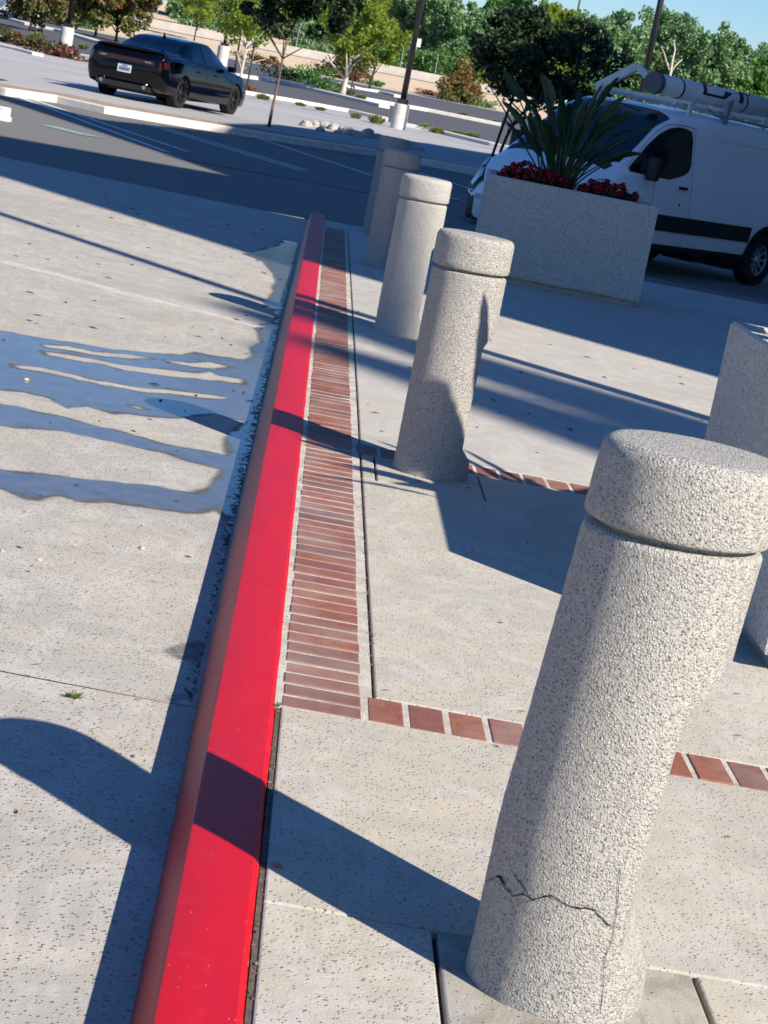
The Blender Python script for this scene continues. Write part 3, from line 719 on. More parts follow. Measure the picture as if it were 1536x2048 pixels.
# ================================================================== LOFTED VEHICLE BODIES
def cr(p0, p1, p2, p3, t):
    return .5 * ((2 * p1) + (-p0 + p2) * t + (2 * p0 - 5 * p1 + 4 * p2 - p3) * t * t + (-p0 + 3 * p1 - 3 * p2 + p3) * t ** 3)
class Loft:
    """stations: list of (s, [(y,z) * 9])"""
    def __init__(s, st): s.s = [a for a, _ in st]; s.p = [[np.array(q, float) for q in b] for _, b in st]; s.nv = len(st[0][1]) - 1
    def row(s, x):
        S_ = s.s; i = 0
        while i < len(S_) - 2 and x > S_[i + 1]: i += 1
        t = (x - S_[i]) / (S_[i + 1] - S_[i]); t = min(1, max(0, t))
        # monotone-ish: mix of linear and catmull
        out = []
        for k in range(s.nv + 1):
            a = s.p[max(i - 1, 0)][k]; b = s.p[i][k]; c_ = s.p[i + 1][k]; d = s.p[min(i + 2, len(S_) - 1)][k]
            out.append(.55 * cr(a, b, c_, d, t) + .45 * (b + (c_ - b) * t))
        return out
    def S(s, x, v, side=1):
        r = s.row(x); k = min(int(v), s.nv - 1); t = v - k
        a = r[max(k - 1, 0)]; b = r[k]; c_ = r[k + 1]; d = r[min(k + 2, s.nv)] if k + 2 <= s.nv else np.array([-r[s.nv - 1][0], r[s.nv - 1][1]])
        q = .6 * cr(a, b, c_, d, t) + .4 * (b + (c_ - b) * t)
        return Vector((x, side * max(0, q[0]), q[1]))
    def Nn(s, x, v, side=1):
        e = .02
        a = s.S(x + e, v, side) - s.S(x - e, v, side); b = s.S(x, min(s.nv, v + e), side) - s.S(x, v - e, side)
        n_ = b.cross(a) * side
        if n_.length < 1e-9: return Vector((0, side, 0))
        return n_.normalized()
    def body(s, nx=90, nv=40):
        xs_ = rng_(s.s[0], s.s[-1], nx); v = []; f = []; W = 2 * nv + 1
        for x in xs_:
            row = [s.S(x, s.nv * k / nv, 1) for k in range(nv + 1)]
            v += row + [Vector((p.x, -p.y, p.z)) for p in row[-2::-1]]
        for i in range(nx):
            for k in range(W - 1): f.append((i * W + k, i * W + k + 1, (i + 1) * W + k + 1, (i + 1) * W + k))
            f.append((i * W + W - 1, i * W, (i + 1) * W, (i + 1) * W + W - 1))
        f.append(tuple(range(W))[::-1]); f.append(tuple(nx * W + k for k in range(W)))
        me = mesh(v, f, True); bm = bmesh.new(); bm.from_mesh(me); bmesh.ops.recalc_face_normals(bm, faces=bm.faces); bm.to_mesh(me); bm.free()
        return me
    def zv(s, x, z, lo=0, hi=8):
        for _ in range(30):
            m = (lo + hi) / 2
            if s.S(x, m).z < z: lo = m
            else: hi = m
        return lo
    def patch(s, cols, off=.006, nv=10, side=1, byz=False, hi=8):
        """cols: list of (x, vlo, vhi) (or z values)"""
        v = []; f = []; m = 0
        xs_ = []
        for a, b in zip(cols, cols[1:]):
            n_ = max(1, int(abs(b[0] - a[0]) / .06))
            for k in range(n_): t = k / n_; xs_.append(tuple(a[j] + (b[j] - a[j]) * t for j in range(3)))
        xs_.append(cols[-1])
        for (x, lo, hi_) in xs_:
            if byz: lo = s.zv(x, lo, 0, hi); hi_ = s.zv(x, hi_, 0, hi)
            for k in range(nv + 1):
                vv = lo + (hi_ - lo) * k / nv; v.append(s.S(x, vv, side) + s.Nn(x, min(max(vv, .05), s.nv - .05), side) * off)
        for i in range(len(xs_) - 1):
            for k in range(nv):
                q = (i * (nv + 1) + k, i * (nv + 1) + k + 1, (i + 1) * (nv + 1) + k + 1, (i + 1) * (nv + 1) + k); f.append(q)
        return v, f
def cut_wheels(o, centres, R, y0, y1):
    """boolean the wheel wells out of a body mesh"""
    cut = MB()
    for (x, z) in centres:
        for sgn in (1, -1):
            n_ = 32; v = []
            for yy in (y0 * sgn, y1 * sgn):
                for k in range(n_): t = 2 * pi * k / n_; v.append((x + R * cos(t), yy, z + R * sin(t)))
            f = [(k, (k + 1) % n_, n_ + (k + 1) % n_, n_ + k) for k in range(n_)] + [tuple(range(n_))[::-1], tuple(range(n_, 2 * n_))]
            cut.add(v, f)
    me = mesh(cut.v, cut.f); bm = bmesh.new(); bm.from_mesh(me); bmesh.ops.recalc_face_normals(bm, faces=bm.faces); bm.to_mesh(me); bm.free()
    me.materials.append(M_BLKPL)
    co = bpy.data.objects.new('cutter', me); C.objects.link(co); co.parent = o.parent
    o.data.materials.append(M_BLKPL)
    md = o.modifiers.new('b', 'BOOLEAN'); md.operation = 'DIFFERENCE'; md.object = co; md.solver = 'EXACT'
    md.material_mode = 'TRANSFER'
    dg = bpy.context.evaluated_depsgraph_get(); dg.update(); ev = o.evaluated_get(dg)
    nm = bpy.data.meshes.new_from_object(ev); o.modifiers.clear(); o.data = nm
    bpy.data.objects.remove(co)
    smooth_by_angle(o, 40)
def wheel(parent, x, y, z, R, wd, rimR, side, spokes, rimmat, name='wheel'):
    w_ = empty(name, (x, y, z)); w_.parent = parent
    n_ = 40; pr = [(rimR, -wd / 2), (rimR + .02, -wd / 2 - .004), (R - .03, -wd / 2 + .004), (R - .006, -wd / 2 + .02), (R, -wd / 2 + .045), (R, wd / 2 - .045), (R - .006, wd / 2 - .02), (R - .03, wd / 2 - .004), (rimR + .02, wd / 2 + .004), (rimR, wd / 2), (rimR - .01, wd / 2 - .03), (rimR - .01, -wd / 2 + .03)]
    v = []; f = []
    for r_, yy in pr:
        for k in range(n_): t = 2 * pi * k / n_; v.append((r_ * cos(t), yy, r_ * sin(t)))
    m = len(pr)
    for i in range(m):
        for k in range(n_): f.append((i * n_ + k, ((i + 1) % m) * n_ + k, ((i + 1) % m) * n_ + (k + 1) % n_, i * n_ + (k + 1) % n_))
    ty = link('tyre', mesh(v, f, True), M_TYRE, w_)
    rb = MB(); yo = side * (wd / 2 - .035)
    # dish
    v = [(0, yo - side * .05, 0)]
    for k in range(n_): t = 2 * pi * k / n_; v.append(((rimR - .008) * cos(t), yo - side * .05, (rimR - .008) * sin(t)))
    MB().add(v, [(0, 1 + k, 1 + (k + 1) % n_) for k in range(n_)]).build('brake_dish', M_BLKPL, w_)
    for k in range(spokes):
        t = 2 * pi * k / spokes; w2 = rimR * 1.35 / spokes
        pts = []
        for (r_, hw) in ((.05, w2 * .55), (rimR * .55, w2 * .5), (rimR * .96, w2 * .85)):
            for sg in (-1, 1): pts.append((r_ * cos(t) - sg * hw * sin(t), r_ * sin(t) + sg * hw * cos(t)))
        front = [(p[0], yo - side * (.0 if i < 2 else .012 if i < 4 else 0), p[1]) for i, p in enumerate(pts)]; back = [(p[0], p[1] - side * .03, p[2]) for p in front]
        rb.add(front + back, [(0, 1, 3, 2), (2, 3, 5, 4), (6, 8, 9, 7), (8, 10, 11, 9), (0, 2, 8, 6), (2, 4, 10, 8), (1, 7, 9, 3), (3, 9, 11, 5)])
    # hub and outer ring
    v = []; f = []
    for r_, dy in ((.0001, .012), (.045, .012), (.06, -.01)):
        for k in range(n_): t = 2 * pi * k / n_; v.append((r_ * cos(t), yo + side * dy, r_ * sin(t)))
    for i in range(2):
        for k in range(n_): f.append((i * n_ + k, i * n_ + (k + 1) % n_, (i + 1) * n_ + (k + 1) % n_, (i + 1) * n_ + k))
    rb.add(v, f); v = []; f = []
    for r_, dy in ((rimR * .9, -.01), (rimR * .93, .012), (rimR * 1.0, .018), (rimR * 1.02, -.02)):
        for k in range(n_): t = 2 * pi * k / n_; v.append((r_ * cos(t), yo + side * dy, r_ * sin(t)))
    for i in range(3):
        for k in range(n_): f.append((i * n_ + k, i * n_ + (k + 1) % n_, (i + 1) * n_ + (k + 1) % n_, (i + 1) * n_ + k))
    rb.add(v, f); rb.build('rim', rimmat, w_); return w_
def both(o_list): pass
def pm(L, name, mat, parent, cols, **kw):
    v, f = L.patch(cols, **kw); o = link(name, mesh(v, f, True), mat, parent); return o
def pm2(L, name, mat, parent, cols, **kw):
    a, fa = L.patch(cols, side=1, **kw); b, fb = L.patch(cols, side=-1, **kw); mb = MB(); mb.add(a, fa); mb.add(b, fb); return mb.build(name, mat, parent, True)

# ------------------------------------------------------------------ white cargo van (x forward, origin under rear axle)
def van():
    az = radians(224.0); rz = atan2(cos(az), sin(az))
    t = empty('cargo_van', (5.312, 28.69, -.212), rz, 'white cargo van with black lower cladding, parked in shade behind the planter', 'van')
    def sec(zb, wb, wm, wg, zg, wr, zr, zc, wc=None):
        # wb sill width, wm waist, wg at glass base, wr roof rail
        return [(wb - .10, zb - .02), (wb, zb + .02), (wm, zb + .28), (wm + .01, lerp(zb, zg, .62)), (wg, zg), (lerp(wg, wr, .55), lerp(zg, zr, .55)), (wr, zr), (wr * .72, zc - .018), (0, zc)]
    st = [(-1.12, sec(.42, .93, .96, .93, 1.10, .80, 1.90, 1.98)),
          (-1.02, sec(.36, .97, 1.0, .985, 1.12, .86, 1.95, 2.06)),
          (-.5, sec(.33, .99, 1.02, 1.00, 1.12, .88, 1.97, 2.09)),
          (1.0, sec(.33, .99, 1.02, 1.00, 1.12, .88, 1.97, 2.10)),
          (1.7, sec(.33, .99, 1.02, 1.00, 1.13, .87, 1.96, 2.10)),
          (2.35, sec(.33, .99, 1.02, 1.00, 1.16, .83, 1.93, 2.06)),
          (2.70, sec(.33, .99, 1.02, 1.00, 1.18, .80, 1.80, 1.90)),
          (3.08, sec(.33, .99, 1.02, .98, 1.18, .82, 1.52, 1.62)),
          (3.42, sec(.33, .98, 1.02, .95, 1.16, .83, 1.28, 1.37)),
          (3.58, sec(.32, .97, 1.01, .93, 1.07, .80, 1.18, 1.25)),
          (3.82, sec(.30, .95, .99, .88, 1.00, .74, 1.08, 1.14)),
          (3.99, sec(.28, .90, .93, .80, .90, .66, .96, 1.00)),
          (4.09, sec(.28, .80, .83, .70, .78, .58, .83, .86)),
          (4.15, sec(.32, .66, .68, .58, .66, .48, .70, .72))]
    L = Loft(st)
    bo = link('body', L.body(110, 44), M_VANW, t); cut_wheels(bo, [(0, .35), (3.30, .35)], .415, .70, 1.2)
    # glazing
    pm2(L, 'windscreen', M_GLASS, t, [(2.44, 6.25, 8), (2.6, 6.18, 8), (3.05, 6.05, 8), (3.38, 6.0, 8), (3.46, 6.6, 8)], off=.008, nv=14)
    for sg in (1, -1):
        wn = pm(L, 'door_window', M_GLASSV, t, [(2.03, 1.44, 1.72), (2.07, 1.36, 1.82), (2.16, 1.31, 1.845), (2.32, 1.26, 1.85), (2.48, 1.225, 1.815), (2.68, 1.225, 1.72), (2.90, 1.23, 1.56), (3.08, 1.235, 1.40), (3.24, 1.24, 1.262)], off=.007, nv=8, side=sg, byz=True, hi=6.2)
        pm(L, 'window_seal', M_BLKPL, wn, [(2.01, 1.43, 1.73), (2.05, 1.345, 1.835), (2.15, 1.29, 1.86), (2.32, 1.243, 1.866), (2.48, 1.208, 1.832), (2.68, 1.21, 1.737), (2.90, 1.215, 1.577), (3.08, 1.22, 1.417), (3.27, 1.225, 1.262)], off=.004, nv=8, side=sg, byz=True, hi=6.2)
        # black cladding, step strip, sill
        pm(L, 'side_cladding', M_BLKPL, t, [(.44, .57, .77), (1.5, .57, .77), (2.86, .57, .77)], off=.016, nv=6, side=sg, byz=True, hi=5)
        pm(L, 'side_cladding', M_BLKPL, t, [(-1.0, .50, .74), (-.44, .52, .78)], off=.016, nv=6, side=sg, byz=True, hi=5)
        pm(L, 'sill', M_BLKPL, t, [(.36, .325, .40), (2.92, .325, .40)], off=.02, nv=4, side=sg, byz=True, hi=5)
        # wheel-arch trim
        for cx in (0, 3.30):
            v = []; f = []
            for i in range(25):
                a = radians(-8 + 196 * i / 24)
                for rr in (.415, .475):
                    x = cx + rr * cos(a); z = max(.34, .35 + rr * sin(a)); vv = L.zv(x, z, 0, 5); v.append(L.S(x, vv, sg) + Vector((0, sg * .014, 0)))
            for i in range(24): f.append((2 * i, 2 * i + 1, 2 * i + 3, 2 * i + 2))
            link('wheel_arch', mesh(v, f, True), M_BLKPL, t)
        # panel lines
        def vline(x, z0, z1, slope=0, wd=.006, mat=M_BLKPL, name='panel_gap'):
            v = []; f = []
            for i in range(13):
                z = z0 + (z1 - z0) * i / 12; xx = x + slope * (z - z0); vv = L.zv(xx, z, 0, 6.3)
                p = L.S(xx, vv, sg) + L.Nn(xx, vv, sg) * .003; v += [p - Vector((wd / 2, 0, 0)), p + Vector((wd / 2, 0, 0))]
            for i in range(12): f.append((2 * i, 2 * i + 1, 2 * i + 3, 2 * i + 2))
            return link(name, mesh(v, f), mat, t)
        vline(1.97, .42, 1.88); vline(2.80, .82, 1.16, 0)
        vline(.05, .80, 1.90) if sg < 0 else None
        def hline(pts, wd=.008, off=.003, mat=M_BLKPL, name='panel_gap'):
            v = []; f = []
            for (x, z) in pts:
                vv = L.zv(x, z, 0, 6.6); p = L.S(x, vv, sg) + L.Nn(x, vv, sg) * off; v += [p - Vector((0, 0, wd / 2)), p + Vector((0, 0, wd / 2))]
            for i in range(len(pts) - 1): f.append((2 * i, 2 * i + 1, 2 * i + 3, 2 * i + 2))
            return link(name, mesh(v, f), mat, t)
        hline([(1.97 + .06 * i, 1.88 + .012 * sin(i / 8 * pi)) for i in range(8)] + [(2.52, 1.865), (2.72, 1.76), (2.94, 1.58), (3.12, 1.42), (3.3, 1.26)])
        hline([(-1.0, 1.13), (0, 1.13), (1.4, 1.13)], .012, .004, M_VANW, 'waist_crease')
        # stamped side panel
        hline([(-.6 + .1 * i, 1.80) for i in range(22)], .010, .003, simple('panel_shadow', (.55, .56, .58), .4, .4) if sg > 0 else M_VANW, 'pressed_panel_edge')
        # door handle and lock
        p = L.S(2.17, L.zv(2.17, 1.13, 0, 5), sg); h = MB().box(-.085, .085, -.0, .03, -.018, .018)
        ho = h.build('door_handle', M_BLKPL, t); ho.location = (p.x, p.y - (.03 if sg < 0 else 0) + sg * .002, p.z)
        ho2 = MB().lathe([(.018, 0), (.02, .004), (.012, .008)], 12).build('fuel_lock', M_BLKPL, t); p = L.S(2.2, L.zv(2.2, .92, 0, 5), sg); ho2.location = p + Vector((0, sg * .001, 0)); ho2.rotation_euler = (-sg * pi / 2, 0, 0)
        # mirror
        mr = MB(); mr.box(-.055, .055, 0, .17, -.14, .15); mo_ = mr.build('side_mirror', M_BLKPL, t); mo_.location = (3.02, sg * 1.02 - (.17 if sg < 0 else 0), 1.30)
        bv = mo_.modifiers.new('b', 'BEVEL'); bv.width = .035; bv.segments = 3
        # head lamp: swept lens at the corner
        pm(L, 'headlight', M_LAMPC, t, [(3.66, 4.05, 4.25), (3.76, 3.75, 4.6), (3.90, 3.45, 4.75), (4.02, 3.3, 4.7), (4.08, 3.4, 4.5)], off=.010, nv=6, side=sg)
        pm(L, 'lamp_surround', M_BLKPL, t, [(3.62, 3.95, 4.35), (3.74, 3.55, 4.75), (3.90, 3.2, 4.95), (4.04, 3.0, 4.95), (4.11, 3.1, 4.7)], off=.005, nv=6, side=sg)
    # bonnet details, front fascia
    pm2(L, 'cowl_panel', M_BLKPL, t, [(3.46, 6.1, 7.9), (3.58, 6.1, 7.9)], off=.006, nv=10)
    fa = MB(); 
    for (z0, z1, hw, x) in ((.26, .54, .70, 4.13), (.62, .78, .48, 4.12)): fa.box(x - .06, x + .012, -hw, hw, z0, z1)
    fg_ = fa.build('grille', M_BLKPL, t); bv = fg_.modifiers.new('b', 'BEVEL'); bv.width = .02; bv.segments = 2
    MB().box(4.12, 4.14, -.46, .46, .69, .71).build('grille_bar', M_CHROME, t)
    [pm(L, 'bumper_corner', M_BLKPL, t, [(3.72, .6, 2.2), (3.95, .6, 2.3), (4.09, .6, 2.4), (4.145, .8, 2.4)], off=.012, nv=6, side=sg) for sg in (1, -1)]
    MB().box(4.14, 4.15, -.15, .15, .47, .56).build('licence_plate', M_PLATE, t)
    # underbody lumps
    ub = MB(); ub.box(-.9, 4.0, -.62, .62, .24, .36); ub.box(1.0, 1.35, .35, .8, .20, .34); ub.box(.35, .6, .45, .85, .17, .34); ub.build('underbody', M_BLKPL, t)
    for x, nm_ in ((0, 1), (3.30, 1)):
        for sg in (1, -1): wheel(t, x, sg * .885, .35, .352, .22, .215, sg, 10, M_RIM)
    # roof rack
    rk = empty('roof_rack', (0, 0, 0)); rk.parent = t; tilt = 0
    for y in (.62, -.62): MB().tube([(-.9, y, 2.16), (2.2, y, 2.15)], .022, 8).build('rail', M_RACK, rk)
    for x in (-.7, .25, 1.15, 2.0): 
        MB().box(x - .03, x + .03, -.78, .78, 2.17, 2.21).build('crossbar', M_RACK, rk)
        for y in (.74, -.74): MB().box(x - .035, x + .035, y - .02, y + .02, 1.99, 2.19).build('foot', M_RACK, rk)
    MB().tube([(-.6, .80, 2.10), (1.55, .82, 2.10)], .018, 8).build('drop_down_bar', M_STEEL, rk)
    MB().add([(1.25, .80, 2.02), (1.32, .80, 2.02), (1.30, .80, 2.30), (1.20, .80, 2.34), (1.25, .84, 2.02), (1.32, .84, 2.02), (1.30, .84, 2.30), (1.20, .84, 2.34)], [(0, 1, 2, 3), (4, 7, 6, 5), (0, 4, 5, 1), (1, 5, 6, 2), (2, 6, 7, 3), (3, 7, 4, 0)]).build('ladder_clamp', M_STEEL, rk)
    MB().tube([(1.3, .82, 2.06), (1.7, .80, 2.16)], .014, 6).build('ladder_clamp', M_STEEL, rk)
    # bent flat bar at the front of the rack
    fb = MB()
    def bar(a, b, w_=.05, th=.05):
        a = Vector(a); b = Vector(b); d = (b - a).normalized(); s1 = Vector((0, 0, 1)).cross(d).normalized() * w_; u1 = d.cross(s1).normalized() * th
        fb.add([a - s1 - u1, a + s1 - u1, a + s1 + u1, a - s1 + u1, b - s1 - u1, b + s1 - u1, b + s1 + u1, b - s1 + u1], [(0, 1, 2, 3), (7, 6, 5, 4), (0, 4, 5, 1), (1, 5, 6, 2), (2, 6, 7, 3), (3, 7, 4, 0)])
    bar((2.2, -.62, 2.18), (2.2, -.05, 2.52), .035, .05); bar((2.2, -.05, 2.52), (2.2, .33, 2.30), .035, .04)
    fb.build('ladder_stop', M_RACK, rk)
    # conduit tube, its own thing resting on the rack
    c_ = empty('conduit_tube', (0, 0, 0), 0, 'thick white plastic tube with a grey end cap lying on the van roof rack', 'tube')
    c_.matrix_world = Matrix.Translation((5.312, 28.69, -.212)) @ Matrix.Rotation(rz, 4, 'Z') @ Matrix.Translation((.42, .45, 2.345))
    R_ = .13
    MB().tube([(-1.3, 0, 0), (2.02, 0, 0)], R_, 32).build('tube_body', M_TUBE, c_, True)
    MB().tube([(2.0, 0, 0), (2.09, 0, 0)], R_ + .009, 32).build('end_cap', M_TUBEG, c_)
    for x in (.05, 1.55): MB().tube([(x, 0, 0), (x + .03, 0, 0)], R_ + .006, 32).build('strap', M_BLKPL, c_)
    def mark(pth, nm='printed_mark'):
        v = []; f = []
        for (x, a, w_) in pth:
            for dx in (-w_ / 2, w_ / 2): v.append((x + dx, (R_ + .002) * cos(a), (R_ + .002) * sin(a)))
        for i in range(len(pth) - 1): f.append((2 * i, 2 * i + 1, 2 * i + 3, 2 * i + 2))
        return link(nm, mesh(v, f), M_BLKPL, c_)
    def band(quads):
        v = []; f = []
        for q in quads:
            # each quad: (x0, a0, x1, a1) corners split along the curve
            (xa, aa), (xb, ab), (xc, ac), (xd, ad) = q; N_ = 6; o = len(v)
            for i in range(N_ + 1):
                t_ = i / N_
                for (x0, a0, x1, a1) in ((xa, aa, xd, ad), (xb, ab, xc, ac)):
                    x = x0 + (x1 - x0) * t_; a = radians(a0 + (a1 - a0) * t_); v.append((x, (R_ + .002) * cos(a), (R_ + .002) * sin(a)))
            f += [(o + 2 * i, o + 2 * i + 1, o + 2 * i + 3, o + 2 * i + 2) for i in range(N_)]
        return link('printed_mark', mesh(v, f), M_BLKPL, c_)
    band([((1.10, 72), (.86, 72), (.86, 60), (1.10, 60)), ((1.10, 62), (1.02, 62), (1.06, -4), (1.14, -4)), ((1.14, 8), (.66, 8), (.66, -6), (1.14, -6)), ((.70, -6), (.62, -6), (.42, 40), (.60, 44))])
    band([((.24, 74), (-.06, 66), (-.06, 52), (.24, 60)), ((.24, 64), (.14, 64), (.18, -6), (.28, -6))])
    return t
van()

# ------------------------------------------------------------------ black saloon car (x forward, origin under rear axle)
def car():
    az = radians(19.0); rz = atan2(cos(az), sin(az)); hd = Vector((sin(az), cos(az), 0)); lf = Vector((-hd.y, hd.x, 0))
    gz = .098; rr = Vector((-3.36, 45.62, gz)); org = rr + lf * .80
    t = empty('saloon_car', org, rz, 'black four-door saloon seen from behind, parked in the sun beyond the kerbed island', 'car')
    def sec(zb, wb, wm, wg, zg, wr, zr, zc):
        return [(wb - .14, zb), (wb, zb + .03), (wm, zb + .2), (wm + .004, lerp(zb, zg, .62)), (wg, zg), (lerp(wg, wr, .5), lerp(zg, zr, .52)), (wr, zr), (wr * .6, zc - .012), (0, zc)]
    st = [(-1.06, sec(.46, .70, .76, .74, .92, .62, .99, 1.00)),
          (-1.0, sec(.36, .82, .88, .84, .97, .72, 1.07, 1.085)),
          (-.8, sec(.27, .88, .935, .88, .99, .74, 1.10, 1.12)),
          (-.3, sec(.22, .90, .955, .91, 1.0, .74, 1.11, 1.135)),
          (.02, sec(.21, .91, .955, .915, 1.0, .69, 1.15, 1.18)),
          (.6, sec(.20, .91, .945, .90, .99, .60, 1.38, 1.42)),
          (1.1, sec(.20, .91, .94, .90, .98, .60, 1.44, 1.475)),
          (1.8, sec(.20, .91, .94, .90, .96, .60, 1.43, 1.47)),
          (2.25, sec(.20, .91, .94, .90, .95, .62, 1.28, 1.34)),
          (2.7, sec(.20, .91, .945, .89, .93, .68, 1.06, 1.11)),
          (2.95, sec(.20, .91, .95, .88, .91, .72, .98, 1.01)),
          (3.5, sec(.20, .90, .94, .86, .87, .70, .91, .94)),
          (3.8, sec(.20, .84, .88, .80, .78, .62, .83, .85)),
          (3.97, sec(.24, .66, .70, .64, .66, .5, .70, .71))]
    L = Loft(st); bo = link('body', L.body(100, 40), M_CARP, t); cut_wheels(bo, [(0, .345), (3.05, .345)], .385, .60, 1.2)
    # rear glass
    pm2(L, 'rear_window', M_GLASS, t, [(-.02, 6.3, 8), (.1, 6.12, 8), (.5, 6.05, 8), (.62, 6.2, 8)], off=.007, nv=12)
    for sg in (1, -1):
        pm(L, 'side_window', M_GLASS, t, [(.42, 1.02, 1.10), (.62, 1.02, 1.26), (.9, 1.01, 1.36), (1.12, 1.01, 1.38)], off=.007, nv=8, side=sg, byz=True, hi=6.2)
        pm(L, 'side_window', M_GLASS, t, [(1.19, 1.01, 1.385), (1.6, 1.0, 1.385), (1.95, .99, 1.34), (2.25, .985, 1.22), (2.52, .98, 1.04)], off=.007, nv=8, side=sg, byz=True, hi=6.2)
        mb = MB().box(-.06, .06, 0, .19, -.06, .06); m_ = mb.build('side_mirror', M_CARP, t); m_.location = (2.36, sg * .93 - (.19 if sg < 0 else 0), 1.02); bv = m_.modifiers.new('b', 'BEVEL'); bv.width = .03; bv.segments = 3
        for x0, z0 in ((.72, .84), (1.75, .82)):
            p = L.S(x0, L.zv(x0, z0, 0, 5), sg); h = MB().box(-.09, .09, -.012, .012, -.012, .012).build('door_handle', M_CARP, t); h.location = p + Vector((0, sg * .016, 0))
        # tail lamps wrap the corner
        pm(L, 'tail_light', M_TAIL, t, [(-1.05, 3.15, 3.75), (-.98, 3.2, 3.8), (-.88, 3.3, 3.7)], off=.008, nv=5, side=sg)
        for x in (1.15,):
            v = []; f = []
            for i in range(13):
                z = .3 + .68 * i / 12; vv = L.zv(x, z, 0, 5); p = L.S(x, vv, sg) + Vector((0, sg * .003, 0)); v += [p - Vector((.004, 0, 0)), p + Vector((.004, 0, 0))]
            link('door_gap', mesh(v, [(2 * i, 2 * i + 1, 2 * i + 3, 2 * i + 2) for i in range(12)]), M_BLKPL, t)
    # rear fascia: lamp bar, chrome marks, plate, spoiler, exhaust, diffuser
    MB().box(-1.075, -1.05, -.66, .66, .80, .90).build('lamp_bar', M_TAIL, t)
    MB().box(-1.083, -1.06, -.60, .60, .825, .87).build('lamp_bar_recess', M_BLKPL, t)
    for y in (-.52, .52):
        o = MB().box(-1.09, -1.07, -.075, .075, -.012, .012).build('reversing_light', M_CHROME, t); o.location = (0, y, .86)
    for y in (-.2, -.1, 0, .1, .2): MB().box(-1.088, -1.08, y - .022, y + .022, .858, .866).build('tail_mark', M_TAIL, t)
    pl = MB().box(-1.085, -1.07, -.155, .155, .57, .73).build('licence_plate', M_PLATE, t)
    for k in range(7): MB().box(-1.089, -1.0855, -.125 + k * .036, -.125 + k * .036 + .022, .605, .675).build('plate_character', M_INK, pl)
    MB().box(-1.089, -1.0855, -.07, .07, .695, .715).build('plate_state_name', M_INK, pl)
    sp = MB(); n_ = 16; v = []
    for i in range(n_ + 1):
        y = -.80 + 1.6 * i / n_; e = 1 - (abs(y) / .80) ** 4; xx = -1.00 + .12 * (1 - e)
        v += [(xx - .09, y, 1.085 + .05 * e), (xx + .06, y, 1.10 + .035 * e), (xx + .08, y, 1.085), (xx - .06, y, 1.075)]
    f = [(4 * i + a, 4 * i + (a + 1) % 4, 4 * i + 4 + (a + 1) % 4, 4 * i + 4 + a) for i in range(n_) for a in range(4)] + [(0, 1, 2, 3), (4 * n_ + 3, 4 * n_ + 2, 4 * n_ + 1, 4 * n_)]
    sp.add(v, f); sp.build('spoiler', M_CARP, t, True)
    MB().box(-1.05, -.8, -.62, .62, .25, .36).build('diffuser', M_BLKPL, t)
    for y in (-.5, .5): MB().tube([(-1.07, y, .33), (-.9, y, .33)], .045, 16).build('exhaust_tip', M_CHROME, t)
    MB().tube([(.72, 0, 1.44), (.66, 0, 1.53)], [.035, .012], 8).build('roof_antenna', M_CARP, t)
    for x in (0, 3.05):
        for sg in (1, -1): wheel(t, x, sg * .81, .345, .345, .24, .235, sg, 5, M_RIMB)
    MB().box(-.6, 3.6, -.55, .55, .18, .25).build('underbody', M_BLKPL, t)
    return t
car()

# ================================================================== FOLIAGE
def leaf_mesh(P, size, up=.3, seed=0, aspect=1.6):
    """P (n,3) centres -> mesh of rhombic leaves"""
    r = np.random.default_rng(seed); n_ = len(P)
    N_ = r.normal(size=(n_, 3)); N_[:, 2] += up; N_ /= np.linalg.norm(N_, axis=1)[:, None]
    A = np.cross(N_, r.normal(size=(n_, 3))); A /= np.linalg.norm(A, axis=1)[:, None]; B = np.cross(N_, A)
    s_ = (size * r.uniform(.6, 1.3, n_))[:, None]
    V = np.stack([P - A * s_ * .5 * aspect, P - B * s_ * .5 + N_ * s_ * .1, P + A * s_ * .5 * aspect, P + B * s_ * .5 + N_ * s_ * .1], 1).reshape(-1, 3)
    me = bpy.data.meshes.new('foliage'); me.vertices.add(4 * n_); me.loops.add(4 * n_); me.polygons.add(n_)
    me.vertices.foreach_set('co', V.astype(np.float32).ravel()); me.loops.foreach_set('vertex_index', np.arange(4 * n_, dtype=np.int32))
    me.polygons.foreach_set('loop_start', np.arange(0, 4 * n_, 4, dtype=np.int32)); me.update(calc_edges=True); return me
def crown_pts(rx, ry, rz, n, nclump, seed, hollow=.35, clump=.22, bottom=-1.0):
    r = np.random.default_rng(seed); cs = []
    while len(cs) < nclump:
        p = r.normal(size=3); p /= np.linalg.norm(p); q = p * (hollow + (1 - hollow) * r.random() ** .6)
        if q[2] < bottom: continue
        q = q * (1 + .18 * math.sin(5 * p[0] + seed) * math.cos(4 * p[1] + 2 * p[2]))
        cs.append(q)
    cs = np.array(cs); k = r.integers(0, nclump, n)
    cl = clump * r.uniform(.55, 1.3, nclump)
    d = r.normal(size=(n, 3)); d /= np.linalg.norm(d, axis=1)[:, None]; d *= (r.random(n) ** .4)[:, None]
    P = cs[k] + d * cl[k][:, None]
    return P * np.array([rx, ry, rz])
TREE_N = 0
